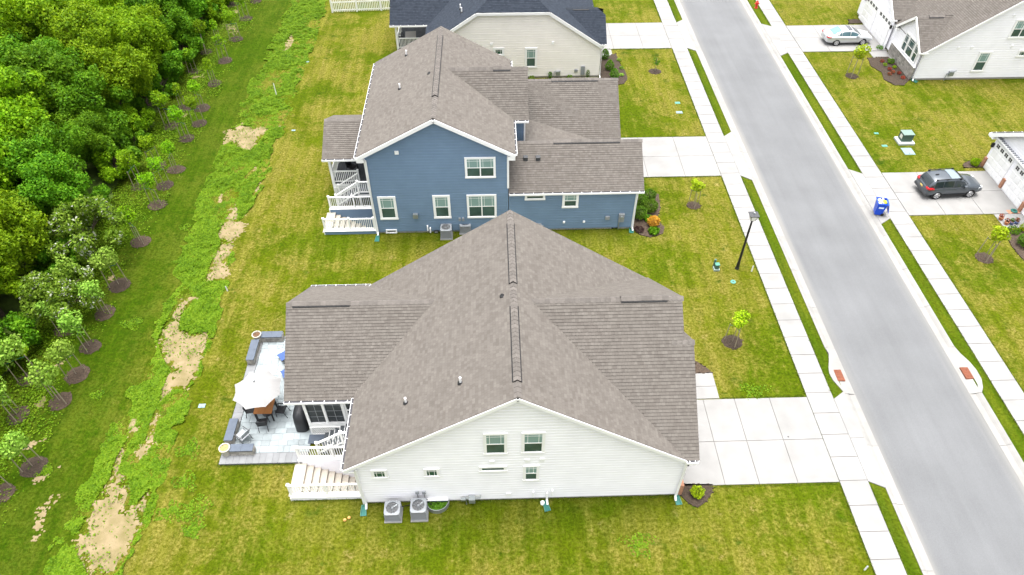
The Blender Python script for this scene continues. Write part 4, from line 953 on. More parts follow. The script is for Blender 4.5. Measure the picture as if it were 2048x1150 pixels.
rake(N, (34.03, 51.95, 2.5), (34.03, 54.35, 4.4), .2, .06); rake(N, (34.03, 54.35, 4.4), (34.03, 56.75, 2.5), .2, .06); MB().box(34.0, 34.27, 56.3, 56.85, 2.3, 2.45).build('eave_return', WHITE, N); gutter(N, (34.1, 51.95, 2.5), (34.7, 51.95, 2.5), (0, -1, 0), .5)
for r in range(5):                                                 # stone veneer under the bay window, stone by stone
    y = 52.12
    while y < 56.5:
        L = min(rnd.uniform(.25, .5), 56.6 - y); MB().box(34.2 - rnd.uniform(0, .02), 34.3, y, y + L - .015, .02 + .21 * r, .215 + .21 * r).build('stone', STONE, N); y += L
MB().box(34.15, 34.3, 52.1, 56.6, 1.075, 1.13).build('stone_ledge', WHITE, N)
for a, b in ((52.45, 53.15), (53.2, 54.3), (54.35, 55.05)): window(N, 'W', 34.26, -b, -a, 1.25, 2.75, trim=.07, up=GLASS_D)
roofX(N, SH_B, 60.45, 5.1, 57.2, 2.75, 63.7, 2.75, 34.0, 39.2); rake(N, (33.98, 57.2, 2.75), (33.98, 60.45, 5.1), .2, .06); rake(N, (33.98, 60.45, 5.1), (33.98, 63.7, 2.75), .2, .06)
wall(N, [(34.25, 63.5, .02), (34.25, 57.35, .02), (34.25, 57.35, 2.7), (34.25, 60.45, 4.9), (34.25, 63.5, 2.7)], SID_W); gutter(N, (34.0, 57.2, 2.75), (34.25, 57.2, 2.75), (0, -1, 0), .4)
garage_door(N, 34.23, 57.75, 60.15); garage_door(N, 34.23, 60.6, 63.0)
for y in (57.55, 63.2): wbox(N, 'wall_lantern', 'W', 34.23, -y, 1.95, .14, .28, .15, BLACK)
window(N, 'S', Yn, 38.95, 40.0, .7, 2.45, trim=.12); window(N, 'S', Yn, 42.1, 42.9, 1.95, 2.55, 'grid', trim=.12); window(N, 'S', Yn, 40.6, 42.2, 3.55, 5.1, n=2, trim=.12)
for px, py in ((1918, 97), (1945, 96), (2030, 32), (2025, 93)): q = onY(px, py, 52.0); wbox(N, 'wall_vent', 'S', Yn, q.x, q.z, .18, .18, .07, WHITE)
q = onY(1899, 148, 52.0); MB().box(q.x - .1, q.x + .25, Yn - .26, Yn - .04, .45, .8).tube([(q.x - .25, Yn - .12, 0), (q.x - .25, Yn - .12, .6), (q.x + .45, Yn - .12, .85)], .035, 6).build('gas_meter', GALV, N)
downspout(N, [(34.45, 51.98, 2.4), (34.45, 52.0, .15), (34.4, 51.85, .06)])

E_ = thing('house', 'white garage with brick piers behind the dark grey car', 'house', (34.4, 37.6, 0))
wall(E_, [(34.45, 40.35, .02), (34.45, 31.6, .02), (34.45, 31.6, 2.4), (34.45, 36.0, 5.5), (34.45, 40.35, 2.4)], SID_W)
wall(E_, [(48, 40.35, .1), (34.45, 40.35, .1), (34.45, 40.35, 2.4), (48, 40.35, 2.4)], SID_W)
roofX(E_, SH_B, 36.0, 5.65, 31.3, 2.45, 40.7, 2.45, 34.15, 48)
rake(E_, (34.13, 40.7, 2.45), (34.13, 36.0, 5.65), .26, .08); rake(E_, (34.13, 36.0, 5.65), (34.13, 31.3, 2.45), .26, .08); MB().box(34.1, 34.44, 40.3, 40.85, 2.2, 2.38).build('eave_return', WHITE, E_); gutter(E_, (48, 40.7, 2.45), (34.2, 40.7, 2.45), (0, 1, 0))
MB().box(34.2, 34.43, 35.0, 40.2, 2.42, 2.5).build('cornice', WHITE, E_)
for k in range(22): MB().box(34.24, 34.43, 35.15 + .23 * k, 35.25 + .23 * k, 2.5, 2.56).build('cornice_block', STONE if False else ACG, E_)
garage_door(E_, 34.43, 37.95, 40.05, 2.2); garage_door(E_, 34.43, 35.45, 37.55, 2.2)
for y in (37.76, 40.24, 35.25): MB().box(34.3, 34.44, y - .11, y + .11, .0, .75).build('brick_pier', BRICK, E_)
for y in (40.28,): wbox(E_, 'wall_lantern', 'W', 34.43, -y, 1.75, .15, .3, .16, BLACK)
# ------------------------------------------------------------------ patio and what stands on it
PZ0 = .12
pat = struct(MB().box(-13.32, -9.25, 17.86, 25.75, -.05, PZ0 - .03).build('patio', LEDGE))
def pavers():
    protos = {}; y = 18.42; x0, x1 = -12.86, -9.2
    while y < 25.3:
        h = rnd.choice((.30, .38)); x = x0
        while x < x1 - .05:
            w = rnd.choice((.30, .42, .55)); w = min(w, x1 - x)
            if x1 - (x + w) < .15: w = x1 - x
            key = (round(w, 2), h)
            if key not in protos:
                protos[key] = (MB().box(x + .006, x + w - .006, y + .006, y + h - .006, PZ0 - .03, PZ0).build('paver', PAVER, pat), x, y)
            else:
                s, a, b = protos[key]; inst(s, pat, Matrix.Translation((x - a, y - b, rnd.uniform(-.003, .003))))
            x += w
        y += h
pavers()
def ledges(x0, x1, y0, y1, L, ax):
    n = int(round(((y1 - y0) if ax else (x1 - x0)) / L)); src = None
    for k in range(n):
        if src is None:
            src = MB().box(x0, x1, y0 + .004, y0 + (y1 - y0) / n - .004, PZ0 - .035, PZ0 + .03).build('ledge_stone', LEDGE, pat) if ax else MB().box(x0 + .004, x0 + (x1 - x0) / n - .004, y0, y1, PZ0 - .035, PZ0 + .03).build('ledge_stone', LEDGE, pat)
        else: inst(src, pat, Matrix.Translation((0, (y1 - y0) * k / n, 0) if ax else ((x1 - x0) * k / n, 0, 0)))
ledges(-13.34, -12.87, 18.36, 25.76, .3, True); ledges(-13.34, -9.62, 17.84, 18.35, .3, False)
def seat_wall(x0, x1, y0, y1, label):
    t = thing('seat_wall', label, 'stone bench', (x0, y0, PZ0)); ax = (y1 - y0) > (x1 - x0)
    MB().box(x0 + .05, x1 - .05, y0 + .05, y1 - .05, PZ0, .52).build('wall_core', FOUND, t)
    for r in range(3):
        z0 = PZ0 + .03 + .125 * r + .002; z1 = z0 + .118
        for side in ((x0, y0, x1, y0), (x1, y0, x1, y1), (x1, y1, x0, y1), (x0, y1, x0, y0)):
            a = Vector(side[:2]); b = Vector(side[2:]); L = (b - a).length; d = (b - a) / L; nrm = Vector((d.y, -d.x)); s = 0
            while s < L - .02:
                w = min(rnd.uniform(.14, .34), L - s); o_ = rnd.uniform(0, .018)
                MB().fbox(Vector((a.x + d.x * s, a.y + d.y * s, 0)), Vector((d.x, d.y, 0)), Vector((nrm.x, nrm.y, 0)), Z_, .005, w - .006, -.06, o_, z0, z1).build('stone', STONE, t); s += w
    n = max(1, int(round((y1 - y0 if ax else x1 - x0) / .62)))
    for k in range(n):
        if ax: q = (x0 - .03, x1 + .03, y0 + (y1 - y0) * k / n + .003, y0 + (y1 - y0) * (k + 1) / n - .003)
        else: q = (x0 + (x1 - x0) * k / n + .003, x0 + (x1 - x0) * (k + 1) / n - .003, y0 - .03, y1 + .03)
        MB().box(*q, .522, .58).build('capstone', CAPST, t)
seat_wall(-13.3, -12.95, 23.75, 25.15, 'stone seat wall with slate cap running beside the lawn, far end of the patio')
seat_wall(-12.92, -11.75, 25.32, 25.68, 'stone seat wall with slate cap across the far end of the patio')
seat_wall(-13.22, -12.87, 18.85, 20.1, 'stone seat wall with slate cap beside the folding chair, along the lawn')
seat_wall(-12.85, -11.75, 18.28, 18.62, 'stone seat wall with slate cap in front of the folding chair, across the near end of the patio')
SOILD = mat('potting_soil', (.10, .055, .03), .95, var=.4, vs_=12)
POTW = mat('pale_pot', (.38, .36, .31), .7)
def planter(x, y, z, label, r=.24, h=.42, m=None, soil=None):
    t = thing('planter', label, 'planter', (x, y, z))
    MB().lathe([(0, 0), (r * .78, 0), (r * .95, h * .8), (r * 1.02, h * .84), (r * 1.05, h), (r * .86, h), (r * .84, h * .86), (0, h * .86)], 18, (x, y, z)).build('pot', m or POTW, t, smooth=False)
    MB().lathe([(0, .02), (r * .5, .015), (r * .84, 0)], 12, (x, y, z + h * .87)).build('soil', soil or SOILD, t)
    return t
planter(-13.1, 25.42, PZ0 + .03, 'round pale planter with brown soil on the far patio corner', h=.55); planter(-13.08, 18.42, PZ0 + .03, 'round pale planter with yellowish soil on the near patio corner', .25, .5, soil=mat('dry_soil', (.30, .24, .10), .95, var=.4, vs_=14))

# parasol
ux, uy = -11.66, 20.72
t = thing('parasol', 'white octagonal parasol open over the patio table', 'parasol', (ux, uy, PZ0))
MB().lathe([(0, 0), (.26, 0), (.26, .05), (.06, .09), (.06, .2), (0, .2)], 16, (ux, uy, PZ0)).build('base', DARK, t)
MB().tube([(ux, uy, PZ0 + .1), (ux, uy, 2.72)], .022, 8).build('pole', GALV, t)
mb = MB(); rr = 1.2
rim = [Vector((ux + rr * math.cos(R(22.5 + 45 * k + 8)), uy + rr * math.sin(R(22.5 + 45 * k + 8)), 2.08)) for k in range(8)]
top = Vector((ux, uy, 2.7))
for k in range(8):
    a, b = rim[k], rim[(k + 1) % 8]; n = 6
    def pt(u, v):      # sagging gore
        e = a.lerp(b, u); p = top.lerp(e, v); p.z -= .05 * math.sin(math.pi * u) * v; p.z += .06 * math.sin(math.pi * v)
        sag = e - top; sag.z = 0; p -= sag.normalized() * .07 * math.sin(math.pi * u) * v; return p
    for i in range(4):
        for j in range(n): mb.poly([pt(i / 4, j / n), pt((i + 1) / 4, j / n), pt((i + 1) / 4, (j + 1) / n), pt(i / 4, (j + 1) / n)])
mb.build('canopy', FABW, t)
for k in range(8): MB().tube([top - Z_ * .06, rim[k] - Z_ * .02], .01, 5).build('rib', GALV, t)
MB().lathe([(0, .09), (.04, .07), (.05, .02), (0, .0)], 10, (ux, uy, 2.71)).build('finial', ACG, t)
# table
tx_, ty_ = -11.62, 20.62
t = thing('table', 'patio table with orange slatted wood top under the parasol', 'table', (tx_, ty_, PZ0))
for k in range(6): MB().box(tx_ - .45 + .15 * k, tx_ - .455 + .15 * (k + 1), ty_ - .45, ty_ + .45, .80, .83).build('top_slat', WOODO, t)
MB().box(tx_ - .42, tx_ + .42, ty_ - .42, ty_ + .42, .755, .797).build('top_frame', BLACK, t)
for sx in (-1, 1):
    for sy in (-1, 1): MB().box(tx_ + sx * .4 - .03, tx_ + sx * .4 + .03, ty_ + sy * .4 - .03, ty_ + sy * .4 + .03, PZ0, .754).build('leg', BLACK, t)
WICK = mat('black_wicker', (.018, .018, .02), .6, var=.3, vs_=30)
def chair_proto():
    t = thing('patio_chair', 'black wicker patio chair', 'chair')
    mb = MB().box(-.25, .25, -.25, .25, .40, .45); mb.build('seat', WICK, t, world=False, bevel=.012)
    MB().fbox(Vector((0, .23, .45)), X_, Vector((0, .2, 1)).normalized(), Vector((0, -1, .2)).normalized(), -.25, .25, 0, .5, -.03, .0).build('backrest', WICK, t, world=False, bevel=.01)
    for s in (-1, 1):
        MB().bar((s * .26, -.22, .66), (s * .26, .26, .66), .05, .03).build('armrest', BLACK, t, world=False)
        MB().tube([(s * .26, -.25, 0), (s * .25, -.22, .65)], .02, 6).build('leg', BLACK, t, world=False)
        MB().tube([(s * .25, .38, 0), (s * .25, .26, .42), (s * .25, .34, .94)], .02, 6).build('leg', BLACK, t, world=False)
    return t
cp = chair_proto()
for i, (dx, dy, rz, lb) in enumerate([(0, -.72, 180, 'black wicker patio chair at the orange table, on the side facing the near seat wall'), (.74, .0, -90, 'black wicker patio chair at the orange table, on the house side'), (-.72, .05, 90, 'black wicker patio chair at the orange table, on the lawn side'), (.05, .78, 0, 'black wicker patio chair at the orange table, on the lounger side')]):
    c = cp if i == 0 else copy_tree(cp); place(c, (tx_ + dx, ty_ + dy, PZ0), R(rz + (-1) ** i * 7), .87, lb); c['group'] = 'chairs round the patio table'
# sun loungers, mostly under the eave
def lounger_proto():
    t = thing('sun_lounger', 'blue sun lounger', 'sun lounger')
    MB().box(-.3, .3, -.95, .35, .30, .345).build('seat_pad', FABB, t, world=False, bevel=.01)
    MB().fbox(Vector((0, .35, .32)), X_, Vector((0, .8, .6)), Vector((0, -.6, .8)), -.3, .3, .01, .7, 0, .045).build('backrest', FABB, t, world=False)
    for s in (-1, 1):
        MB().bar((s * .31, -.97, .28), (s * .31, .9, .28), .035, .045).build('frame_rail', DARK, t, world=False)
        for y in (-.85, .7): MB().tube([(s * .31, y, 0), (s * .31, y, .28)], .018, 6).build('leg', DARK, t, world=False)
    return t
lp = lounger_proto(); place(lp, (-10.98, 24.48, PZ0), R(-52), .88, 'blue sun lounger jutting from under the porch eave, by the far seat wall')
c = copy_tree(lp); place(c, (-10.55, 23.25, PZ0), R(-62), .88, 'blue sun lounger whose corner shows under the porch eave, near the parasol'); c['group'] = lp['group'] = 'blue loungers on the patio'
# covered grill
gx, gy = -9.72, 20.25
t = thing('covered_grill', 'barbecue grill under a black cover against the screened porch', 'grill', (gx, gy, PZ0))
mb = MB(); prof = [(.36, .75, 0), (.35, .72, .5), (.34, .70, .85), (.30, .55, 1.02), (.18, .42, 1.14), (0, 0, 1.16)]
rings = []
for a, b, z in prof: rings.append([(gx + a * (1 + .04 * math.sin(5 * th + z * 4)) * abs(math.cos(th)) ** .55 * (1 if math.cos(th) > 0 else -1), gy + b * abs(math.sin(th)) ** .55 * (1 if math.sin(th) > 0 else -1), PZ0 + z) for th in [2 * math.pi * k / 28 + .01 for k in range(28)]])
for r0, r1 in zip(rings, rings[1:]):
    for k in range(28): mb.poly([r0[k], r0[(k + 1) % 28], r1[(k + 1) % 28], r1[k]])
mb.build('cover', mat('black_vinyl_cover', (.02, .021, .024), .5, bump=.5, bs=6), t, smooth=True)
MB().box(gx - .33, gx - .305, gy - .1, gy + .08, PZ0 + .86, PZ0 + .94).build('cover_badge', WHITE, t)
# folding chair
fx, fy = -12.45, 19.2
t = thing('folding_chair', 'grey folding garden chair leaning by the near seat walls', 'chair', (fx, fy, PZ0), R(-125))
MB().fbox(Vector((0, -.22, .40)), X_, Vector((0, 1, -.1)), Vector((0, .1, 1)), -.24, .24, 0, .46, 0, .02).build('seat', ACG, t, world=False); MB().fbox(Vector((0, .23, .40)), X_, Vector((0, .35, .94)), Vector((0, -.94, .35)), -.24, .24, .08, .62, 0, .015).build('backrest', ACG, t, world=False)
for s in (-1, 1):
    MB().tube([(s * .26, -.3, 0), (s * .26, .12, .45), (s * .26, .48, 1.0)], .014, 6).build('leg', DARK, t, world=False); MB().tube([(s * .25, .34, 0), (s * .25, -.2, .46)], .014, 6).build('leg', DARK, t, world=False)
    MB().bar((s * .27, -.2, .62), (s * .27, .3, .62), .04, .02).build('armrest', DARK, t, world=False)
# table and chair on the far decks
def small_table(x, y, z, rz, col, label, L=.9, Wd=.6):
    t = thing('table', label, 'table', (x, y, z), R(rz)); MB().box(-L / 2, L / 2, -Wd / 2, Wd / 2, .68, .72).build('top', col, t, world=False)
    for a in (-1, 1):
        for b in (-1, 1): MB().box(a * (L / 2 - .06) - .02, a * (L / 2 - .06) + .02, b * (Wd / 2 - .06) - .02, b * (Wd / 2 - .06) + .02, 0, .68).build('leg', BLACK, t, world=False)
small_table(-8.75, 39.75, DZ, -25, mat('brown_top', (.12, .085, .07), .5), 'brown table on the covered deck of the blue house', 1.0, .7)
small_table(-7.0, 58.2, .8, 4, mat('pale_top', (.42, .40, .36), .5), 'pale table on the covered deck of the cream house', .9, 1.3)
for (x, y, z, rz, lb) in ((-9.6, 39.4, DZ, 60, 'black wicker chair beside the brown table on the covered deck'), (-7.85, 58.3, .8, 90, 'black wicker chair on the covered deck of the cream house')):
    c = copy_tree(cp); place(c, (x, y, z), R(rz), .95, lb); del c['group']
t = thing('grill', 'grey grill on the covered deck, close to the blue wall', 'grill', (-8.0, 40.5, DZ)); MB().box(-8.25, -7.75, 40.1, 40.9, DZ + .75, DZ + 1.1).build('lid', DARK, t, bevel=.06); MB().box(-8.22, -7.78, 40.15, 40.85, DZ, DZ + .75).build('cabinet', ACG, t)

# ------------------------------------------------------------------ air conditioners, downspout blocks, window well
def ac_proto(name_label):
    t = thing('air_conditioner', name_label, 'air conditioner'); s = .39; H = .78
    MB().box(-.44, .44, -.44, .44, .0, .06).build('plinth', CONC2, t, world=False)
    MB().box(-s + .02, s - .02, -s + .02, s - .02, .07, H - .06).build('coil', ACF, t, world=False)
    for k in range(9): z = .12 + .065 * k; MB().box(-s + .004, s - .004, -s + .004, s - .004, z, z + .012).build('louvre', ACG, t, world=False)
    for a in (-1, 1):
        for b in (-1, 1): MB().box(a * s - .03 * (a > 0) - .0 * 1, a * s + .03 * (a < 0), b * s - .03 * (b > 0), b * s + .03 * (b < 0), .06, H - .05).build('corner_post', ACG, t, world=False)
    MB().box(-s, s, -s, s, .055, .11).build('base_pan', ACG, t, world=False)
    mb = MB(); n = 32; ro = []
    for k in range(n):
        th = 2 * math.pi * k / n; c_, s_ = math.cos(th), math.sin(th); m_ = max(abs(c_), abs(s_)); q = min(1 / m_, 1.28)
        ro.append(((s + .01) * c_ * q, (s + .01) * s_ * q))
    ri = [(.31 * math.cos(2 * math.pi * k / n), .31 * math.sin(2 * math.pi * k / n)) for k in range(n)]
    for k in range(n):
        j = (k + 1) % n
        mb.poly([(*ro[k], H), (*ro[j], H), (*ri[j], H + .02), (*ri[k], H + .02)]); mb.poly([(*ro[k], H - .06), (*ro[j], H - .06), (*ro[j], H), (*ro[k], H)]); mb.poly([(*ri[k], H + .02), (*ri[j], H + .02), (*ri[j], H - .12), (*ri[k], H - .12)])
    mb.build('top_panel', ACG, t, world=False)
    MB().lathe([(0, 0), (.30, 0)], 24, (0, 0, H - .13)).build('fan_well', DARK, t, world=False)
    for k in range(3):
        th = 2 * math.pi * k / 3 + .5; d = Vector((math.cos(th), math.sin(th), 0)); e = Vector((-d.y, d.x, .35))
        mb = MB(); mb.poly([d * .05 - e * .05 + Z_ * (H - .07), d * .28 - e * .1 + Z_ * (H - .07), d * .28 + e * .1 + Z_ * (H - .07), d * .05 + e * .05 + Z_ * (H - .07)]); mb.build('fan_blade', GALV, t, world=False)
    MB().lathe([(0, .05), (.07, .045), (.08, 0)], 12, (0, 0, H - .06)).build('fan_hub', ACG, t, world=False)
    mb = MB()
    for k in range(12): th = 2 * math.pi * k / 12; mb.tube([(.05 * math.cos(th), .05 * math.sin(th), H + .03), (.32 * math.cos(th), .32 * math.sin(th), H + .022)], .006, 4)
    for r in (.11, .18, .25): mb.tube([(r * math.cos(2 * math.pi * k / 20), r * math.sin(2 * math.pi * k / 20), H + .028) for k in range(21)], .005, 4)
    mb.build('fan_guard', DARK, t, world=False)
    return t
ap = ac_proto('grey air conditioner unit, the lower one beside the white wall, nearer the stairwell')
a0 = G(786.5, 1046); a1 = G(839, 1044)
place(ap, (a0.x, a0.y + .38, 0), 0, .88); ap['group'] = 'air conditioner units beside the houses'
for loc, sc, lb in (((a1.x, a1.y + .38, 0), (.88, .88, 1.06), 'grey air conditioner unit, the taller one beside the white wall, next to the window well'),
                    ((G(893, 481).x, G(893, 481).y + .42, 0), (.88, .88, .95), 'grey air conditioner unit standing clear in front of the blue wall'),
                    ((G(931, 474).x, G(931, 474).y + .6, 0), (.88, .88, .86), 'grey air conditioner unit by the blue wall, half hidden by the white house roof')):
    c = copy_tree(ap); place(c, loc, 0, sc, lb)
tag(MB().tube([(a0.x + .38, 15.35, .3), (a0.x + .6, 15.5, .12), (a0.x + .9, 15.55, .2), (a1.x - .35, 15.5, .35)], .022, 6).tube([(a1.x + .42, 15.4, .5), (a1.x + .52, 15.45, .25), (a1.x + .45, 15.62, .1), (a1.x + .3, 15.62, .45)], .025, 6).build('refrigerant_hose', BLACK), 'black hoses running from the air conditioner units to the white wall', 'hose')
def splash(px, py, rz, label, L=.5):
    q = G(px, py); t = thing('splash_block', label, 'splash block', (q.x, q.y, 0), R(rz), 'green downspout splash blocks')
    mb = MB(); mb.poly([(-.09, 0, .05), (-.13, -L, .03), (.13, -L, .03), (.09, 0, .05)]);
    mb.build('tray', TEAL, t, world=False)
    for s in (-1, 1): MB().bar((s * .09, .0, .05), (s * .13, -L, .045), .025, .09).build('rim', PALEGREEN, t, world=False)
    MB().bar((-.1, 0, .05), (.1, 0, .05), .025, .09).build('rim', PALEGREEN, t, world=False)
splash(728, 1012, 4, 'teal splash block under the downspout by the air conditioners of the white house')
splash(1089, 1003, 14, 'teal splash block under the short spout in the middle of the white wall')
splash(1352, 990, 5, 'teal splash block beside the mulch bed with one yellow shrub')
splash(756, 473, -2, 'teal splash block at the corner of the blue house beside its stairwell', .5); splash(1261, 456, -2, 'teal splash block at the corner of the blue house beside the round shrubs', .5)
splash(1823, 160, 30, 'teal splash block at the corner of the white house behind the sedan', .5)
# window well
wx_ = onY(874, 1000, 15.6).x
t = thing('window_well', 'half round galvanised window well with weeds inside, against the white wall', 'window well', (wx_, 15.68, 0))
MB().lathe([(.52, -.1), (.52, .3), (.545, .3), (.545, -.1)], 20, (wx_, 15.66, 0), math.pi, 2 * math.pi).build('well_rim', GALV, t)
MB().box(wx_ - .44, wx_ + .44, 15.60, 15.70, .16, .30).build('window', GLASS_D, t); MB().box(wx_ - .5, wx_ + .5, 15.58, 15.70, .30, .36).build('window_head', WHITE, t)
WELLM = leafmat('weed_leaf', (.04, .12, .008), (.09, .2, .012), (.16, .3, .03))
Pn = np.c_[wx_ + rng.uniform(-.45, .45, 500), 15.6 - rng.uniform(.02, .42, 500), rng.uniform(.05, .22, 500)]; Pn = Pn[((Pn[:, 0] - wx_) ** 2 + (Pn[:, 1] - 15.66) ** 2) < .25]
o = leaf_obj('weeds', Pn - np.array([wx_, 15.68, 0]), np.c_[rng.normal(0, .5, (len(Pn), 2)), np.ones(len(Pn))], .09, WELLM, t)
t = thing('drain_cap', 'small white round drain cap in the grass by the middle of the white wall', 'drain cap', (*G(1085, 1007).xy, 0)); q = G(1085, 1007); MB().lathe([(0, .12), (.09, .12), (.1, .1), (.1, 0)], 14, (q.x, q.y, 0)).build('cap', WHITE, t)
t = thing('floodlight_box', 'small black box at the foot of the blue wall by the air conditioner', 'box', (*G(873, 467).xy, 0)); q = G(873, 467); MB().box(q.x - .15, q.x + .15, q.y, q.y + .22, 0, .2).build('body', BLACK, t, bevel=.03); MB().box(q.x - .1, q.x + .1, q.y - .01, q.y + .02, .08, .16).build('front_plate', ACG, t)
t = thing('hose_box', 'small black box at the foot of the blue wall below the meter cabinet', 'box', (*G(1229, 458).xy, 0)); q = G(1229, 458); MB().box(q.x - .2, q.x + .2, q.y, q.y + .22, 0, .2).build('body', BLACK, t, bevel=.03); MB().box(q.x - .12, q.x + .12, q.y - .01, q.y + .02, .08, .14).build('front_plate', DARK, t)

# ------------------------------------------------------------------ street furniture and utilities
lq = G(1474, 537)
t = thing('street_lamp', 'black street lamp post with square lantern beside the sidewalk', 'street lamp', (lq.x, lq.y, 0))
MB().lathe([(0, 0), (.13, 0), (.13, .06), (.1, .1), (.095, .5), (.075, .6), (.055, 3.55), (.05, 3.75), (.09, 3.78), (.09, 3.85), (0, 3.85)], 12, (lq.x, lq.y, 0)).build('post', BLACK, t, smooth=False)
LG = mat('lamp_glass', (.75, .75, .72), .2)
mb = MB(); a, b = .11, .19
for k in range(4):
    th = R(45 + 90 * k); th2 = R(135 + 90 * k)
    c = lambda r, z, th: (lq.x + r * 1.414 * math.cos(th), lq.y + r * 1.414 * math.sin(th), z)
    mb.poly([c(a, 3.85, th), c(a, 3.85, th2), c(b, 4.2, th2), c(b, 4.2, th)])
mb.build('lantern_glass', LG, t)
for k in range(4): th = R(45 + 90 * k); MB().tube([(lq.x + .16 * math.cos(th), lq.y + .16 * math.sin(th), 3.84), (lq.x + .275 * math.cos(th), lq.y + .275 * math.sin(th), 4.21)], .014, 5).build('lantern_bar', BLACK, t)
MB().box(lq.x - .26, lq.x + .26, lq.y - .24, lq.y + .24, 4.2, 4.26).build('lantern_lid', DARK, t, bevel=.015); MB().lathe([(.06, 0), (.05, .1), (0, .12)], 10, (lq.x + .02, lq.y + .03, 4.255)).build('sensor', GALV, t)
GREEN_P = mat('utility_green', (.05, .105, .085), .5)
q = G(1433, 542)
t = thing('utility_pedestal', 'small green utility pedestal near the street lamp', 'utility box', (q.x, q.y, 0))
MB().box(q.x - .17, q.x + .17, q.y - .02, q.y + .3, 0, .12).build('base', mat('pale_grey_green', (.28, .36, .33), .6), t); MB().box(q.x - .12, q.x + .12, q.y + .02, q.y + .26, .12, .42).build('cabinet', GREEN_P, t, bevel=.015); MB().box(q.x - .13, q.x + .13, q.y + .01, q.y + .27, .42, .46).build('lid', PALEGREEN, t); MB().tube([(q.x - .09, q.y + .36, 0), (q.x - .09, q.y + .36, .62)], .07, 10).build('riser', GREEN_P, t)
def cover(px, py, rx, ry, m, label, group=None, rect=False, rz=0., cat='cover'):
    q = G(px, py); t = thing('ground_cover_lid', label, cat, (q.x, q.y, 0), rz, group)
    if rect: MB().box(-rx, rx, -ry, ry, -.02, .03).build('lid', m, t, world=False, bevel=.012); MB().box(-.03, .03, -ry * .7, -ry * .5, .03, .036).build('lift_slot', DARK, t, world=False)
    else:
        MB().lathe([(rx, -.02), (rx, .03), (rx * .85, .045), (0, .045)], 18).build('lid', m, t, world=False); MB().lathe([(.05, .046), (.045, .052), (0, .052)], 8).build('lift_slot', DARK, t, world=False)
LIDG = mat('lid_teal', (.07, .22, .17), .5); LIDB = mat('lid_blue_grey', (.17, .24, .25), .6, var=.06)
cover(1466, 564, .16, .16, LIDG, 'round pale green lid in the lawn below the street lamp'); cover(1355, 206, .2, .14, LIDG, 'pale green lid in the lawn beyond the blue house, the farther of two', rect=True); cover(1358.5, 225, .24, .15, LIDB, 'pale blue lid in the lawn beyond the blue house, the nearer of two', rect=True)
cover(1752.5, 267, .16, .1, LIDG, 'small green lid in the lawn by the transformer, the farther of two', rect=True); cover(1769, 292, .2, .12, LIDG, 'small green lid in the lawn by the transformer, next to the blue cover', rect=True); cover(1816, 303, .38, .42, LIDB, 'square blue grey cover in the lawn in front of the transformer', rect=True)
cover(404, 812, .17, .12, LIDB, 'small pale lid in the back lawn beside the weeds', rect=True); cover(587, 261, .14, .08, LIDB, 'tiny pale lid in the back lawn behind the blue house', rect=True); cover(615, 124, .12, .07, LIDB, 'tiny pale lid in the back lawn behind the cream house', rect=True); cover(1576, 874.5, .13, .13, mat('iron_lid', (.16, .15, .13), .7), 'round iron lid set in the near driveway'); cover(1853.5, 399.5, .1, .1, RUST, 'small rusty lid on the driveway behind the dark grey car')
for px, py, top_, lb in ((553, 190, 1.0, 'white marker post standing in the weeds behind the cream house'), (455, 582, .35, 'thin white survey stake at the edge of the weeds'), (1503, 543, .45, 'thin white stake in the lawn beside the street lamp'), (1729, 1140, .35, 'thin white stake in the near lawn beside the sidewalk')):
    q = G(px, py); t = thing('marker_post', lb, 'post', (q.x, q.y, 0)); MB().box(q.x - .03, q.x + .03, q.y - .02, q.y + .02, 0, top_).build('post', WHITE, t); MB().box(q.x - .034, q.x + .034, q.y - .024, q.y + .024, top_, top_ + .03).build('post_cap', ACG, t)
q = G(1808, 284)
t = thing('transformer', 'green pad mounted transformer on a pale concrete base in the lawn across the street', 'transformer', (q.x, q.y, 0))
MB().box(q.x - .58, q.x + .58, q.y - .45, q.y + .5, 0, .16).build('pad', mat('pale_pad', (.42, .46, .44), .8), t, bevel=.02); MB().box(q.x - .36, q.x + .42, q.y - .22, q.y + .42, .16, .72).build('cabinet', mat('transformer_green', (.045, .085, .065), .5), t, bevel=.02); MB().box(q.x - .38, q.x + .44, q.y - .24, q.y + .44, .72, .76).build('lid', mat('transformer_lid', (.13, .19, .165), .5), t); MB().box(q.x - .375, q.x - .355, q.y - .1, q.y + .22, .34, .62).build('warning_label', mat('pale_label', (.6, .6, .55), .5), t)
q = G(1512, 16)
t = thing('fire_hydrant', 'red fire hydrant on the grass strip at the far end of the street', 'fire hydrant', (q.x, q.y, 0)); REDP = mat('red_paint', (.55, .03, .02), .4)
MB().lathe([(0, 0), (.16, 0), (.16, .05), (.11, .06), (.11, .5), (.15, .52), (.15, .56), (.11, .6), (.06, .72), (0, .74)], 12, (q.x, q.y, 0)).build('barrel', REDP, t); MB().tube([(q.x - .22, q.y, .42), (q.x + .22, q.y, .42)], .06, 8).build('outlet', REDP, t)

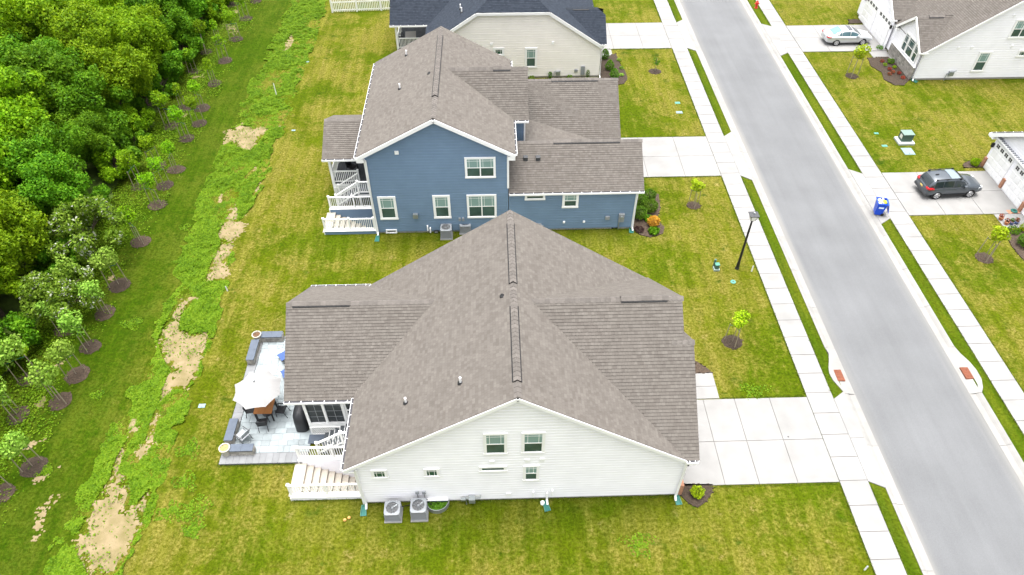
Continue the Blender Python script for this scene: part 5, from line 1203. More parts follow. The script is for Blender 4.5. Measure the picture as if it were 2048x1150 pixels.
# blue recycling bin, overflowing
q = G(1757, 433)
t = thing('recycling_bin', 'blue wheeled bin with its lid hanging open, full of rubbish, at the driveway apron', 'bin', (q.x, q.y + .3, .05), R(-14)); BLUEP = mat('blue_plastic', (.008, .07, .55), .4)
mb = MB(); r0 = [(-.22, -.25), (.22, -.25), (.22, .25), (-.22, .25)]; r1 = [(-.3, -.34), (.3, -.34), (.3, .34), (-.3, .34)]
for k in range(4): j = (k + 1) % 4; mb.poly([(*r0[k], .05), (*r0[j], .05), (*r1[j], .98), (*r1[k], .98)])
mb.poly([(*p, .05) for p in r0[::-1]]); mb.build('body', BLUEP, t, world=False)
mb = MB();
for a, b, c, d in ((-.33, .33, -.37, -.33), (-.33, .33, .33, .37), (-.33, -.29, -.33, .33), (.29, .33, -.33, .33)): mb.box(a, b, c, d, .94, 1.0)
mb.build('rim', BLUEP, t, world=False)
MB().fbox(Vector((.35, 0, .98)), Y_, Vector((.25, 0, -.97)), Vector((.97, 0, .25)), -.32, .32, 0, .72, 0, .035).build('lid', BLUEP, t, world=False); MB().box(-.16, .14, -.352, -.345, .62, .74).build('label', mat('pale_print', (.6, .7, .8), .5), t, world=False)
MB().bar((.37, -.3, .93), (.37, .3, .93), .04, .04).build('handle', BLUEP, t, world=False)
for s in (-1, 1): MB().tube([(.24, s * .22, .1), (.24, s * .29, .1)], .1, 12).build('wheel', BLACK, t, world=False)
mb = MB()
for k in range(14): c = Vector((rnd.uniform(-.22, .1), rnd.uniform(-.24, .24), .93 + rnd.uniform(0, .06))); mb.fbox(c, Vector((rnd.random(), rnd.random(), .2)).normalized(), Vector((-.3, .9, .1)).normalized(), Z_, -.09, .09, -.07, .07, -.03, .03)
mb.build('rubbish', mat('grey_rubbish', (.40, .42, .44), .7, var=.5, vs_=14), t, world=False)
MB().lathe([(0, .1), (.12, .08), (.18, 0), (.1, -.05)], 10, (.12, -.05, .97)).build('yellow_bag', mat('yellow_green_bag', (.38, .38, .02), .5, bump=.6, bs=12), t, world=False)

# ------------------------------------------------------------------ fence at the back of the cream house
f0, f1 = G(665, 25), G(812, 19)
t = thing('picket_fence', 'white vinyl picket fence behind the cream house', 'fence', (f0.x, f0.y, 0)); d = (f1 - f0); L = d.length; u = d / L
for k in range(4): c = f0 + u * (L * k / 3); MB().box(c.x - .065, c.x + .065, c.y - .065, c.y + .065, 0, 1.3).build('post', VINYL, t)
for z in (.2, .95): MB().bar(f0 + Z_ * z, f1 + Z_ * z, .04, .1).build('rail', VINYL, t)
n = int(L / .16); src = None
for k in range(1, n):
    c = f0 + u * (L * k / n)
    if src is None: src = MB().box(c.x - .04, c.x + .04, c.y - .045, c.y - .022, .06, 1.18).build('picket', VINYL, t); c0 = c
    else: inst(src, t, Matrix.Translation(c - c0))
# ------------------------------------------------------------------ vehicles (forward = +X, origin on the ground under the middle)
GLASSC = mat('car_glass', (.018, .026, .03), .04, spec=.7); TYRE = mat('tyre', (.012, .012, .013), .8); ALLOY = mat('alloy', (.55, .55, .56), .3, metal=.7); REDL = mat('tail_lamp', (.45, .01, .015), .25); CLEARL = mat('head_lamp', (.65, .68, .7), .15)
def loft(secs, close=True):
    """secs: list of (x, [(y,z)...]) half sections from the sill up to the centreline, mirrored"""
    mb = MB(); rings = []
    for x, h in secs:
        full = [Vector((x, -y, z)) for y, z in h] + [Vector((x, y, z)) for y, z in h[::-1] if y > 1e-6]
        rings.append(full)
    for a, b in zip(rings, rings[1:]):
        for k in range(len(a) - 1): mb.poly([a[k], b[k], b[k + 1], a[k + 1]])
        mb.poly([a[-1], b[-1], b[0], a[0]])
    if close: mb.poly(rings[0]); mb.poly(rings[-1][::-1])
    return mb
def car(kind, label, loc, rz, paint, glass_side):
    t = thing('car', label, 'car', loc, rz)
    suv = kind == 'suv'
    W2 = .905 if suv else .91; Lh = 2.31 if suv else 2.42
    belt = 1.02 if suv else .92; hood = 1.05 if suv else .90; deck = 1.05 if suv else 1.0; sill = .30 if suv else .24; roof = 1.66 if suv else 1.46
    def sec(w, zb, zs, zt, crown=.03): return [(w * .86, zb), (w * .97, zb + .1), (w, zb + (zs - zb) * .45), (w * .985, zs - .08), (w * .93, zt - .01), (w * .55, zt + crown), (0, zt + crown * 1.3)]
    if suv: st = [(-Lh, .80, .46, .80, .84), (-Lh + .06, .86, .36, .95, .99), (-Lh + .3, .895, .32, belt, belt + .02), (-1.5, W2, sill, belt, belt + .03), (-.4, W2, sill, belt - .01, belt + .02), (.75, W2, sill, belt - .02, belt), (1.05, W2, sill, .99, hood), (1.7, .89, .32, .90, .98), (2.05, .84, .36, .82, .90), (Lh - .05, .76, .40, .70, .78), (Lh, .68, .45, .62, .68)]
    else: st = [(-Lh, .74, .45, .72, .76), (-Lh + .07, .82, .34, .86, .93), (-Lh + .35, .88, .28, .91, 1.0), (-1.75, .90, sill, .92, 1.02), (-1.0, W2, sill, belt, .98), (0, W2, sill, belt - .02, .95), (.85, W2, sill, .89, .93), (1.15, W2, sill, .87, .92), (1.8, .88, .28, .78, .84), (2.2, .80, .32, .68, .74), (Lh - .04, .70, .36, .58, .64), (Lh, .60, .40, .52, .56)]
    loft([(x, sec(w, zb, zs, zt)) for x, w, zb, zs, zt in st]).build('body', paint, t, smooth=True, world=False)
    # cabin: stations of the greenhouse
    def cab(w0, w1, z0, z1): return [(w0, z0), (w0 - (w0 - w1) * .5, z0 + (z1 - z0) * .55), (w1, z1 - .05), (w1 - .1, z1), (0, z1 + .025)]
    if suv: cs = [(-2.24, .80, .72, 1.0, 1.03), (-1.98, .84, .70, 1.0, 1.5), (-1.7, .86, .68, 1.0, 1.64), (-.9, .87, .68, 1.0, roof + .03), (.0, .87, .68, 1.0, roof + .01), (.42, .87, .68, 1.0, 1.58), (.8, .86, .70, 1.0, 1.27), (1.12, .84, .74, 1.0, 1.03)]
    else: cs = [(-1.85, .76, .70, .97, .99), (-1.35, .80, .66, .95, 1.25), (-.85, .83, .62, .93, roof - .02), (-.2, .83, .62, .92, roof), (.25, .83, .62, .91, roof - .04), (.75, .83, .66, .9, 1.16), (1.2, .81, .72, .89, .92)]
    loft([(x, cab(w0, w1, z0, z1)) for x, w0, w1, z0, z1 in cs]).build('cabin', paint, t, smooth=True, world=False)
    def on(x, f, e=.012):
        """point on the cabin side at station x, fraction f of the side glass height"""
        for (xa, *A), (xb, *Bq) in zip(cs, cs[1:]):
            if xa <= x <= xb:
                k = (x - xa) / (xb - xa); w0, w1, z0, z1 = [p + (q - p) * k for p, q in zip(A, Bq)]; break
        z = z0 + (z1 - z0) * f; w = w0 - (w0 - w1) * f * .92; return w + e, z
    sw = [(-1.78, -1.15), (-1.1, -.32), (-.25, .5)] if suv else [(-1.18, -.98), (-.93, -.12), (-.05, .62)]
    for s in (-1, 1):
        for i, (a, b) in enumerate(sw):
            q = []
            lo = .12 if suv else .1
            xs_ = np.linspace(a, b, 4)
            top_ = [on(x, .84) for x in xs_]; bot_ = [on(x, lo) for x in xs_]
            mb = MB()
            for k in range(3):
                p = [(xs_[k], s * bot_[k][0], max(bot_[k][1], 1.03 if suv else .95)), (xs_[k + 1], s * bot_[k + 1][0], max(bot_[k + 1][1], 1.03 if suv else .95)), (xs_[k + 1], s * top_[k + 1][0], top_[k + 1][1]), (xs_[k], s * top_[k][0], top_[k][1])]
                mb.poly(p if s < 0 else p[::-1])
            if i == len(sw) - 1:
                x2 = .86 if suv else .98; w_, z_ = on(x2, .3)
                p = [(b, s * bot_[3][0], max(bot_[3][1], 1.03 if suv else .95)), (x2, s * w_, 1.05 if suv else .955), (b, s * top_[3][0], top_[3][1])]; mb.poly(p if s < 0 else p[::-1])
            mb.build('side_window', glass_side, t, world=False)
        MB().box(.55 if suv else .62, .78 if suv else .82, s * .93 - .1, s * .93 + .1, 1.0 if suv else .92, 1.16 if suv else 1.06).build('mirror', paint, t, world=False, bevel=.03)
        for x in ((-.95, .05) if suv else (-.85, .1)): MB().box(x, x + .2, s * W2 * .99 - .02, s * W2 * .99 + .02, .84 if suv else .80, .87 if suv else .83).build('door_handle', paint, t, world=False)
        for x in ((-1.335, 1.335) if suv else (-1.36, 1.38)):
            r = .345 if suv else .325
            MB().tube([(x, s * (W2 - .27), r), (x, s * (W2 - .012), r)], r + .055, 24).build('wheel_arch', BLACK, t, world=False)
            wv = MB().tube([(x, s * (W2 - .22), r), (x, s * (W2 + .005), r)], r, 24).build('wheel', TYRE, t, world=False)
            mb = MB().tube([(x, s * (W2 - .1), r), (x, s * (W2 + .012), r)], r * .66, 20); mb.build('rim', DARK, wv, world=False); mb = MB()
            for k in range(5):
                th = 2 * math.pi * k / 5 + .3; dd = Vector((math.cos(th), 0, math.sin(th))); mb.bar(Vector((x, s * (W2 + .016), r)), Vector((x, s * (W2 + .016), r)) + dd * r * .63, .02, .085, up=Vector((-dd.z, 0, dd.x)))
            mb.tube([(x + r * .63 * math.cos(2 * math.pi * k / 20), s * (W2 + .014), r + r * .63 * math.sin(2 * math.pi * k / 20)) for k in range(21)], .022, 5); mb.build('spokes', ALLOY, wv, world=False)
        if suv:
            MB().prism([(-Lh - .0, s * .52), (-Lh + .5, s * .93), (-Lh + .12, s * .9), (-Lh - .02, s * .8)][::-s], .93, 1.05).build('tail_light', REDL, t, world=False); MB().prism([(Lh - .5, s * .88), (Lh - .12, s * .74), (Lh - .1, s * .55), (Lh - .3, s * .62)][::s], .74, .875).build('headlight', CLEARL, t, world=False)
            MB().bar((-1.75, s * .66, 1.70), (.2, s * .66, 1.74), .04, .035).build('roof_rail', BLACK, t, world=False)
            for x in (-1.7, -.9, .15): MB().box(x - .09, x + .09, s * .66 - .025, s * .66 + .025, 1.6, 1.72).build('rail_foot', BLACK, t, world=False)
            MB().box(-1.15, .9, s * (W2 - .01) - .02, s * (W2 - .01) + .02, .27, .42).build('sill_cladding', BLACK, t, world=False)
        else:
            MB().prism([(-Lh + .02, s * .50), (-Lh + .42, s * .9), (-Lh + .1, s * .86), (-Lh - .01, s * .7)][::-s], .84, .93).build('tail_light', REDL, t, world=False); MB().prism([(Lh - .55, s * .86), (Lh - .15, s * .66), (Lh - .12, s * .5), (Lh - .35, s * .6)][::s], .60, .75).build('headlight', CLEARL, t, world=False)
    def screen_(xa, xb, name, f=.86, m=GLASSC, e=.02):
        """windscreen laid on the raked cabin surface between two stations"""
        def top_at(x):
            for (xA, *A), (xB, *Bq) in zip(cs, cs[1:]):
                if xA <= x <= xB: k = (x - xA) / (xB - xA); return [p + (q - p) * k for p, q in zip(A, Bq)]
        mb = MB(); xs_ = np.linspace(xa, xb, 5)
        rows = []
        for x in xs_:
            w0, w1, z0, z1 = top_at(x); rows.append([(x, y * (w1 - .1) * 1.02, z1 + e + .025 * (1 - abs(y))) for y in (-1, -.5, 0, .5, 1)])
        for r0_, r1_ in zip(rows, rows[1:]):
            for k in range(4): mb.poly([r0_[k], r1_[k], r1_[k + 1], r0_[k + 1]])
        mb.build(name, m, t, world=False, smooth=True)
    if suv:
        screen_(.36, 1.06, 'windscreen'); screen_(-2.2, -1.9, 'rear_window'); screen_(-.55, .2, 'sunroof', m=mat('sunroof_glass', (.16, .20, .23), .08, spec=.6))
        MB().box(-Lh - .03, -Lh + .25, -.86, .86, .38, .60).build('rear_bumper', DARK, t, world=False, bevel=.05); MB().box(-Lh - .02, -Lh + .05, -.16, .16, .74, .86).build('number_plate', mat('plate_yellow', (.62, .45, .12), .5), t, world=False); MB().box(Lh - .12, Lh + .015, -.5, .5, .45, .66).build('grille', BLACK, t, world=False, bevel=.03)
        MB().prism([(-1.55, -.02), (-1.3, -.03), (-1.3, .03), (-1.55, .02)], 1.66, 1.76).build('antenna_fin', BLACK, t, world=False)
    else:
        screen_(.3, 1.14, 'windscreen'); screen_(-1.75, -.98, 'rear_window', m=mat('rear_glass_teal', (.12, .22, .24), .06, spec=.6)); screen_(-.3, .12, 'sunroof', m=mat('sunroof_dark', (.08, .08, .09), .1, spec=.6))
        MB().box(-Lh - .015, -Lh + .05, -.16, .16, .66, .77).build('number_plate', ACG, t, world=False); MB().box(Lh - .1, Lh + .01, -.36, .36, .40, .50).build('grille', BLACK, t, world=False, bevel=.02)
    return t
PG = mat('dark_grey_paint', (.062, .074, .088), .28, metal=.35, coat=.6, spec=.5); PS = mat('silver_paint', (.52, .535, .55), .28, metal=.45, coat=.6, spec=.5)
s0, s1 = G(1867, 401), G(1935, 395.5); ang = math.atan2(s1.y - s0.y, s1.x - s0.x) * .6; c_ = (s0 + s1) / 2
CARS = [car('suv', 'dark grey estate car with roof rails parked in the driveway across the street', (c_.x, c_.y + .79, .05), ang, PG, GLASSC)]
s0, s1 = G(1668, 93.3), G(1724, 92.1); c_ = (s0 + s1) / 2
CARS.append(car('sedan', 'silver sedan parked in front of the farther white garage', (c_.x + .02, c_.y + .81, .05), R(1), PS, mat('side_glass_teal', (.07, .13, .15), .06, spec=.6)))
for o in CARS: o.scale = (.86, .86, .86)

# ------------------------------------------------------------------ plants
def crown_pts(lobes, n, thick=.35, up=.25):
    """points and normals over a clump of lobes (x, y, z, r), skipping those buried in another lobe"""
    L = np.array(lobes); w = L[:, 3] ** 2; idx = rng.choice(len(L), n, p=w / w.sum())
    d = rng.normal(size=(n, 3)); d /= np.linalg.norm(d, axis=1)[:, None]
    rad = L[idx, 3] * (1 - thick * rng.random(n) ** 2) * (1 + .12 * rng.normal(size=n))
    P = L[idx, :3] + d * rad[:, None]
    keep = np.ones(n, bool)
    for x, y, z, r in lobes: keep &= ((P - np.array([x, y, z])) ** 2).sum(1) > (r * .62) ** 2
    P = P[keep]; d = d[keep]; N = d * .7 + rng.normal(size=d.shape) * .6; N[:, 2] += up
    return P, N
def ball_lobes(R0, H, n, zc, rl=(.30, .46), fr=(.35, .85)):
    out = []
    for k in range(n):
        d = np.array([rnd.gauss(0, 1), rnd.gauss(0, 1), rnd.gauss(0, 1)]); d /= np.linalg.norm(d)
        f = rnd.uniform(*fr); out.append((d[0] * R0 * f, d[1] * R0 * f, zc + d[2] * H * f, R0 * rnd.uniform(*rl)))
    return out
LEAF_A = leafmat('leaf_mid', (0.05, 0.14, 0.002), (0.145, 0.29, 0.004), (0.27, 0.43, 0.01), .42); LEAF_Y = leafmat('leaf_bright', (.08,.18,.002), (.19,.33,.004), (.32,.44,.012), .42); LEAF_D = leafmat('leaf_deep', (0.028, 0.09, 0.003), (0.08, 0.2, 0.005), (0.16, 0.3, 0.01), .42)
LEAF_W = leafmat('leaf_blossom', (.04, .10, .006), (.11, .21, .012), (.19, .30, .03), .3, ((.40, .43, .33), .76)); LEAF_S = leafmat('leaf_sapling', (.08, .17, .012), (.17, .29, .03), (.28, .40, .065)); LEAF_N = leafmat('leaf_neon', (.15, .26, .004), (.27, .41, .008), (.40, .52, .02)); LEAF_B = leafmat('leaf_box', (.03, .09, .006), (.075, .17, .01), (.14, .27, .02)); LEAF_O = leafmat('leaf_orange', (.20, .085, .012), (.40, .18, .02), (.55, .30, .04))
def tree_proto(kind, m, R0, H, hc, n_l, n, leaf, trunk_r, label):
    t = thing('tree', label, 'tree', group='trees of the wood behind the houses')
    lob = ball_lobes(R0, H, n_l, hc, (.15, .30), (.45, 1.08)); P, N = crown_pts(lob, n, .55, .35)
    leaf_obj('crown', P, N, leaf, m, t)
    mb = MB(); mb.tube([(0, 0, -.1), (.06, .04, hc * .35), (.02, -.05, hc * .7), (.05, 0, hc + H * .3)], [trunk_r * 1.25, trunk_r, trunk_r * .7, trunk_r * .2], 7)
    for (x, y, z, r) in rnd.sample(lob, min(9, len(lob))):
        z0 = hc * rnd.uniform(.35, .8); mb.tube([(.03, 0, z0), (x * .5, y * .5, z0 + (z - z0) * .6), (x * .95, y * .95, z)], [trunk_r * .45, trunk_r * .28, trunk_r * .08], 5)
    mb.build('trunk', BARK, t, world=False)
    return t
def scatter(protos, spots):
    used = set()
    for k, x, y, s, rz in spots:
        p = protos[k]
        if k in used: o = copy_tree(p)
        else: o = p; used.add(k)
        place(o, (x, y, 0), rz, s)
TP = {'a': tree_proto('a', LEAF_A, 3.0, 2.7, 4.7, 66, 36000, .205, .16, 'mid green broadleaf tree in the wood behind the houses'),
      'y': tree_proto('y', LEAF_Y, 2.9, 2.9, 5.0, 62, 36000, .205, .17, 'yellow green broadleaf tree in the wood behind the houses'),
      'd': tree_proto('d', LEAF_D, 3.0, 2.6, 4.4, 66, 36000, .20, .16, 'deep green broadleaf tree in the wood behind the houses'),
      's': tree_proto('s', LEAF_A, 1.55, 1.15, 1.25, 22, 6500, .19, .07, 'low leafy bush at the edge of the wood'),
      'u': tree_proto('u', LEAF_D, 1.6, 1.0, 1.1, 20, 6000, .19, .07, 'low dark bush at the edge of the wood'),
      'w': tree_proto('w', LEAF_W, 2.1, 1.5, 2.7, 28, 10000, .18, .11, 'white blossoming thorn tree at the edge of the wood')}
spots = []
r2 = random.Random(21)
y = 9.
while y < 76:
    x = -28.3 + r2.uniform(-.6, .6); row = 0
    while x > -46 - max(0, (30 - y)) * 0:
        far = y > 56 and x < -37
        k = r2.choices('ayd', (.36, .34, .30))[0]
        if row == 0: k = r2.choices('ad', (.5, .5))[0]
        sc = r2.uniform(.8, 1.12) * (.82 if row == 0 else 1.0 + .05 * min(row, 3))
        if not far: spots.append((k, x, y + r2.uniform(-1.1, 1.1), sc, r2.uniform(0, 6.28)))
        x -= r2.uniform(3.3, 4.6); row += 1
    y += r2.uniform(2.9, 3.6)
for (px, py, z, s) in ((150, 430, 3.4, 1.0), (95, 560, 3.0, .8)):
    q = G(px, py, z); spots.append(('w', q.x, q.y, s, r2.uniform(0, 6)))
for y in np.arange(10, 74, 2.3): spots.append((r2.choice('suu'), -26.2 + r2.uniform(-.6, .5), y + r2.uniform(-.8, .8), r2.uniform(.7, 1.15), r2.uniform(0, 6.28)))
scatter(TP, spots)

# saplings: trunk, crown, stakes and ties, in mulch rings
def sapling_proto(name, m, label, group, H=2.75, R0=.68, n=1500, leaf=.15, stakes=2):
    t = thing(name, label, 'tree', group=group)
    lob = ball_lobes(R0, R0 * 1.15, 14, H - .72, (.3, .5)); P, N = crown_pts(lob, n, .6, .3)
    leaf_obj('crown', P, N, leaf, m, t)
    mb = MB().tube([(0, 0, 0), (.02, .01, 1.1), (.0, .0, H - .3)], [.024, .02, .007], 6)
    for (x, y, z, r) in lob[:6]: mb.tube([(.01, 0, min(z - .25, H - .9)), (x * .9, y * .9, z)], [.012, .004], 4)
    mb.build('trunk', mat('young_bark', (.26, .22, .17), .8), t, world=False)
    for k in range(stakes):
        a = 2 * math.pi * k / max(stakes, 1) + .6; x, y = .4 * math.cos(a), .4 * math.sin(a)
        MB().tube([(x * 1.1, y * 1.1, 0), (x, y, 1.35)], .024, 5).build('stake', STAKE, t, world=False)
        MB().bar((x, y, 1.25), (0, 0, 1.3), .02, .02).build('tie', TEAL, t, world=False)
    return t
def mulch_ring(x, y, rx, ry, m, label, group=None):
    t = thing('mulch_ring', label, 'mulch bed', (x, y, 0), group=group)
    n = 22; out = [(rx * (1 + rnd.gauss(0, .04)), 2 * math.pi * k / n) for k in range(n)]
    mb = MB(); rim_ = [(r * math.cos(a), r * math.sin(a) * ry / rx, .012) for r, a in out]; mid = [(q[0] * .6, q[1] * .6, .085) for q in rim_]
    for k in range(n): j = (k + 1) % n; mb.poly([rim_[k], rim_[j], mid[j], mid[k]]); mb.poly([mid[k], mid[j], (0, 0, .07)])
    mb.build('mound', m, t, world=False)
    for k in range(12): a = rnd.uniform(0, 6.28); f = rnd.uniform(.85, 1.1); MB().fbox(Vector((rx * f * math.cos(a), ry * f * math.sin(a), .01)), Vector((math.cos(a * 3), math.sin(a * 3), 0)), Vector((-math.sin(a * 3), math.cos(a * 3), 0)), Z_, -.06, .06, -.02, .02, 0, .025).build('bark_chip', MULCH_R if k % 2 else m, t, world=False)
SAP = [(511, 2), (490, 37), (463, 9), (471, 78), (438, 84), (449, 121), (412, 104), (386, 143), (428, 167), (404, 216), (367, 216), (398, 247), (341, 252), (372, 277), (351, 339), (313, 330), (329, 371), (278, 372), (313, 410), (280, 483), (238, 570), (162, 592), (209, 625), (130, 658), (179, 693), (153, 749), (59, 756), (120, 802), (66, 933), (35, 830), (3, 985)]
GS = 'staked saplings along the wood'
sp = {'p': sapling_proto('sapling', LEAF_S, 'pale green staked sapling in a mulch ring between the wood and the swale', GS, 2.7, .68, 1350, .14), 'g': sapling_proto('sapling', LEAF_A, 'fresh green staked sapling in a mulch ring between the wood and the swale', GS, 2.6, .58, 1050, .13), 't': sapling_proto('sapling', LEAF_A, 'thin leafed staked sapling in a mulch ring between the wood and the swale', GS, 2.4, .5, 700, .12)}
seen = set()
for i, (px, py) in enumerate(SAP):
    q = G(px, py); k = 'p' if py > 560 else ('g' if i in (9, 13, 14, 16, 18, 19, 20, 11, 17) else ('t' if i % 3 else 'g'))
    o = sp[k] if k not in seen else copy_tree(sp[k]); seen.add(k)
    place(o, (q.x, q.y, .05), rnd.uniform(0, 6.28), rnd.uniform(.9, 1.15))
    mulch_ring(q.x + .05, q.y - .02, rnd.uniform(.52, .68), rnd.uniform(.5, .64), MULCH_R if py > 300 and i % 4 else MULCH, 'dark mulch ring round a staked sapling between the wood and the swale', 'mulch rings of the sapling rows')
# street trees
st = sapling_proto('street_tree', LEAF_N, 'lime green', 'young lime green street trees', 2.6, .52, 950, .14, 3)
for i, (px, py, s, rx, ry, mm, lb) in enumerate([(1464, 684, .95, .56, .5, MULCH, 'in the front lawn of the white house'), (1387, 411, .85, .45, .42, MULCH_R, 'in the front lawn of the blue house'), (1968, 516, 1.05, .52, .5, MULCH_R, 'by the driveway of the dark grey car'), (1703, 152, 1.15, .5, .5, MULCH, 'in the lawn by the silver sedan')]):
    q = G(px, py); o = st if i == 0 else copy_tree(st); place(o, (q.x, q.y, .05), i * 1.9, s, 'lime green tree on stakes ' + lb)
    mulch_ring(q.x, q.y, rx, ry, mm, 'mulch bed under the lime green tree ' + lb, 'mulch beds of the street trees')
q = G(1310, 143); mulch_ring(q.x, q.y, .52, .48, MULCH, 'small mulch bed under the tiny tree by the cream house')
o = sapling_proto('street_tree', LEAF_B, 'tiny dark leafed tree in the lawn of the cream house', 'young lime green street trees', 1.5, .32, 420, .1, 0); del o['group']; place(o, (q.x, q.y, .05))

def bed(pts, m, label, z=.05):
    c = Vector((sum(p[0] for p in pts) / len(pts), sum(p[1] for p in pts) / len(pts), 0))
    t = thing('mulch_bed', label, 'mulch bed', c); q = rough_poly(pts, .03, .2)
    mb = fill(q, z)
    for k in range(len(q)): p0, p1 = q[k], q[(k + 1) % len(q)]; mb.poly([(*p0, -.02), (*p1, -.02), (*p1, z), (*p0, z)])
    mb.build('mulch', m, t)
    for k in range(14): p = rnd.choice(q); MB().box(p[0] - .06, p[0] + .06, p[1] - .02, p[1] + .02, .0, z + .02).build('bark_chip', m, t)
    return t
pxs = lambda l: [tuple(G(*p).xy) for p in l][::-1]
bed(pxs([(1358, 968), (1425, 969), (1424, 985), (1412, 1003), (1396, 1016), (1378, 1008), (1362, 992), (1355, 980)]), MULCH, 'shield shaped mulch bed with one yellow shrub by the near driveway')
bed(pxs([(1270, 395), (1300, 382), (1318, 390), (1320, 420), (1313, 440), (1329, 455), (1325, 468), (1300, 475), (1280, 470), (1264, 458)]), MULCH_R, 'brown mulch bed with round shrubs at the corner of the blue house')
bed(pxs([(1200, 118), (1232, 108), (1238, 125), (1250, 143), (1255, 158), (1248, 168), (1236, 170), (1198, 165)]), MULCH, 'dark mulch bed with clipped shrubs beside the cream house')
bed(pxs([(1735, 117), (1775, 114), (1800, 130), (1819, 160), (1808, 171), (1790, 171), (1768, 160), (1763, 145), (1742, 133)]), MULCH, 'curved black mulch bed with red flowers below the bay window')
bed(pxs([(1390, 722), (1402, 728), (1423, 746), (1390, 748)]), MULCH_R, 'small mulch bed by the front walk of the white house'); bed(pxs([(1697, 48), (1697, 40), (1712, 39), (1724, 42), (1724, 47)]), MULCH, 'small dark mulch bed beside the garage of the white house behind the sedan'); bed(pxs([(1928, 336), (1926, 328), (1940, 322), (1960, 326), (1964, 335)]), MULCH_R, 'small mulch bed with one bright shrub beside the brick pier'); bed(pxs([(2012, 472), (2022, 462), (2050, 462), (2075, 470), (2075, 560), (2048, 522), (2025, 495)]), MULCH_R, 'brown mulch bed with a round shrub by the walk of the garage house')
def shrub(px, py, r, h, m, label, n=700, leaf=.085, tall=False, group=None, z=.05):
    q = G(px, py); t = thing('shrub', label, 'shrub', (q.x, q.y, z), group=group)
    lob = [(0, 0, h * .5, r * .8)] + [(r * .45 * math.cos(a), r * .45 * math.sin(a), h * (.35 + .35 * rnd.random()), r * .62) for a in [k * 1.05 + rnd.random() for k in range(6)]]
    d = rng.normal(size=(n, 3)); d /= np.linalg.norm(d, axis=1)[:, None]; f = 1 - .25 * rng.random(n) ** 2
    bump_ = 1 + .10 * np.sin(d[:, 0] * 7 + 1) * np.sin(d[:, 1] * 6) + .06 * rng.normal(size=n)
    P = np.c_[d[:, 0] * r * f * bump_, d[:, 1] * r * f * bump_, h * .52 + d[:, 2] * h * .52 * f * bump_]
    if tall: k = 1 - .75 * np.clip(P[:, 2] / h, 0, 1); P[:, 0] *= k + .2; P[:, 1] *= k + .2
    P = P[P[:, 2] > .01]; leaf_obj('foliage', P, d[:len(P)] + rng.normal(size=P.shape) * .5, leaf, m, t)
    MB().tube([(0, 0, -.03), (0, 0, h * .7)], [.05, .02], 6).build('stem', BARK, t, world=False)
shrub(1393, 990, .30, .45, LEAF_N, 'small yellow green shrub alone in the shield shaped mulch bed', 800)
GB = 'round clipped shrubs at the corner of the blue house'
for px, py, r, h, lb in ((1279, 411, .45, .8, 'close to the blue wall, far end of the bed'), (1278, 436, .46, .8, 'close to the blue wall, near end of the bed'), (1300, 423, .45, .8, 'beside the orange shrub'), (1297, 402, .43, .8, 'at the lawn edge, far end of the bed')): shrub(px, py, r, h, LEAF_B, 'round green clipped shrub ' + lb, 1500, group=GB)
shrub(1306, 452, .38, .66, LEAF_O, 'round orange leafed shrub in the bed by the blue house', 1200); shrub(1307, 466, .34, .3, LEAF_D, 'low green lily clump below the orange shrub', 500, .14); shrub(1296, 441, .3, .3, LEAF_D, 'low dark green plant behind the orange shrub', 400, .1); shrub(1278, 462, .3, .2, leafmat('leaf_purple', (.03, .018, .015), (.06, .03, .03), (.1, .06, .05)), 'low purplish ground plant in the bed by the blue house', 350, .09)
for px, py, lb in ((1209, 118, 'nearest the driveway, by the cream house'), (1219, 140, 'in the middle of the dark bed by the cream house'), (1228, 157, 'nearest the blue house roof in the dark bed')): shrub(px, py, .42, .85, LEAF_B, 'cone shaped clipped shrub ' + lb, 1100, .085, True)
for px, py, lb in ((1243, 138, 'beside the middle cone shrub'), (1238, 122, 'at the walk end of the dark bed'), (1243, 152, 'near the rounded end of the dark bed')): shrub(px, py, .2, .16, LEAF_S, 'pale grey green tuft ' + lb, 160, .08)
for px, py, h, lb in ((1100, 158, .6, 'beside the gas meter of the cream house'), (1175, 158, .75, 'beside the meter cabinet of the cream house')): shrub(px, py, .16, h, LEAF_B, 'narrow upright shrub ' + lb, 320, .07)
for px, py, lb in ((1064, 159, 'nearest the window of the cream house'), (1139, 157, 'beside the gas meter of the cream house')): shrub(px, py, .22, .25, LEAF_S, 'small low plant at the wall, ' + lb, 200, .08)
FLR = leafmat('leaf_red_flower', (.05, .10, .02), (.30, .06, .03), (.55, .09, .05))
for i, (px, py) in enumerate([(1763, 125), (1769, 132), (1778, 141), (1785, 147), (1778, 151), (1788, 137), (1797, 149), (1805, 158)]): shrub(px, py, .17, .2, FLR if i % 4 != 1 else LEAF_Y, 'small red flowering plant in the black mulch bed below the bay window' if i % 4 != 1 else 'small yellow leafed plant in the black mulch bed below the bay window', 140, .075, group='plants in the bed below the bay window')
shrub(1780, 127, .3, .35, LEAF_B, 'green feathery plant at the bay window end of the walk', 350, .09); shrub(1788, 86, .28, .6, LEAF_B, 'green shrub in a brown pot by the porch of the house behind the sedan', 500, .09); shrub(1759, 98, .3, .2, LEAF_D, 'low dark green plant on the walk beside the sedan garage', 260, .08)
shrub(1947, 331, .3, .5, LEAF_Y, 'bright green shrub in the small bed by the brick pier', 700); shrub(2048, 492, .5, .75, LEAF_B, 'round green shrub in the brown bed by the walk of the garage house', 1500); shrub(2046, 462, .3, .5, LEAF_N, 'lime green shrub behind the round shrub by the walk', 500); shrub(2025, 465, .4, .3, LEAF_D, 'low spreading green plant at the edge of the walk', 400)
TERR_B = mat('blue_glaze', (.07, .10, .22), .35)
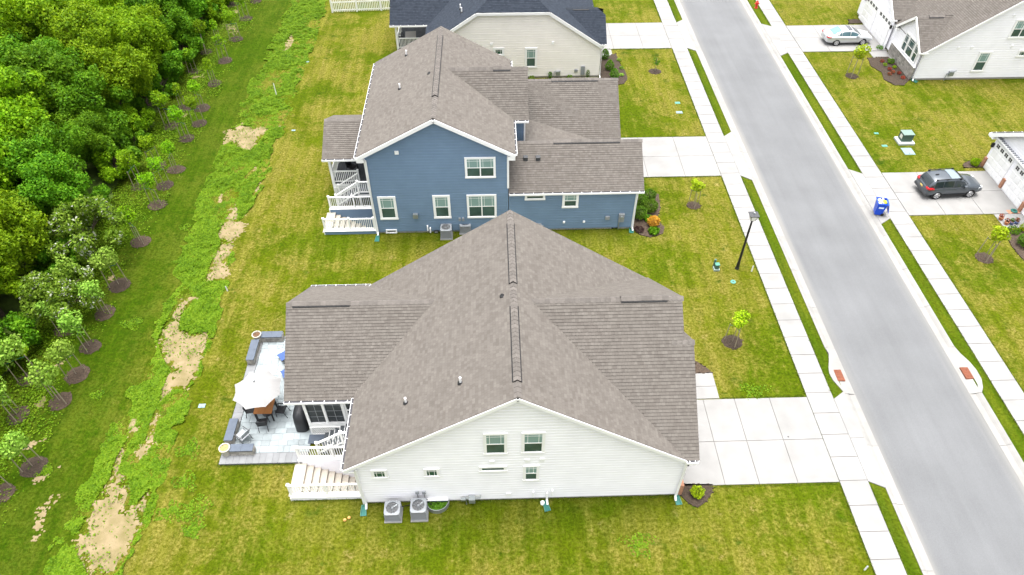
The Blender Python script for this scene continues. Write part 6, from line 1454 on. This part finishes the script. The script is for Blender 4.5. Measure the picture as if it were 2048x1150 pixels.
for px, py, r, m, fl, lb in ((2000, 440, .14, TERRA, FLR, 'terracotta pot with pink flowers on the walk'), (2011, 449, .14, TERRA, FLR, 'terracotta pot with low red plants beside the blue pots'), (2021, 449, .14, TERR_B, LEAF_D, 'blue glazed pot with dark plants on the walk'), (2031, 448, .14, TERR_B, FLR, 'blue glazed pot with pink flowers, farthest along the walk')):
    q = G(px, py); planter(q.x, q.y, .04, lb, r, .2, m); shrub(px, py - 2, r * 1.0, .2, fl, 'plants in the ' + lb, 160, .06, z=.2)
q = G(2024, 424); t = thing('garden_hose_tray', 'green hose reel on a brick coloured mat beside the garage', 'hose reel', (q.x, q.y, .04)); MB().box(q.x - .35, q.x + .45, q.y - .2, q.y + .15, .04, .055).build('mat', BRICK, t); MB().lathe([(.06, .02), (.2, .03), (.22, .06), (.18, .09), (.07, .08)], 16, (q.x + .1, q.y, .05)).build('hose', TEAL, t)
for dx, dy in ((0, 0), (.18, .1)): q = G(690, 1041); tag(MB().lathe([(0, 0), (.06, .03), (.075, .07), (.05, .12), (0, .13)], 10, (q.x + dx, q.y + dy, 0)).build('ball', mat('orange_ball', (.55, .28, .08), .6)), 'small orange ball lying in the grass near the air conditioners', 'ball', 'two balls in the grass')
# grass tufts standing up along the edges of paths and walls
GRASSM = leafmat('grass_blade', (.05, .10, .006), (.10, .15, .010), (.17, .20, .025), .3)
def tufts():
    P = []
    def line(a, b, n, w=.06, h=.07):
        a = np.array(a); b = np.array(b); k = rng.random(n)[:, None]; q = a + (b - a) * k + rng.normal(0, w, (n, 2)); P.append(np.c_[q, rng.uniform(.005, h, n)])
    D = [(16.1, 20.95), (39.58, 44.44), (58.03, 62.97)]
    segs = lambda gaps, a=4, b=72: list(zip([a] + [g[1] + .15 for g in gaps], [g[0] - .15 for g in gaps] + [b]))
    for x in (SWL0 - .04, SWL1 + .04):
        for a, b in segs(D): line((x, a), (x, b), int(110 * (b - a)), .025)
    for x in (SWR0 - .04, SWR1 + .05):
        for a, b in segs([(34.7, 39.7), (56.9, 62.1)]): line((x, a), (x, b), int(80 * (b - a)), .025)
    for y in (16.06, 39.55, 58.0): line((9.6, y), (15.6, y), 500, .025)
    for y in (21.0, 44.48): line((11.3, y), (15.6, y), 400, .025)
    line((-6.1, 15.66), (7.9, 15.66), 1500, .05, .12); line((-9.7, 15.9), (-6.3, 15.9), 300, .03); line((-13.4, 17.8), (-9.7, 17.8), 350, .03); line((-13.4, 17.8), (-13.4, 25.8), 700, .03); line((-7.5, 34.2), (8.6, 34.2), 1300, .05, .12)
    Q = np.concatenate(P); N = np.c_[rng.normal(0, 1, (len(Q), 2)), rng.uniform(.1, .7, len(Q))]
    tag(leaf_obj('grass_edge', Q, N, .09, GRASSM, aspect=.3), 'longer grass blades along the edges of paths and house walls', 'grass', kind='stuff')
tufts()
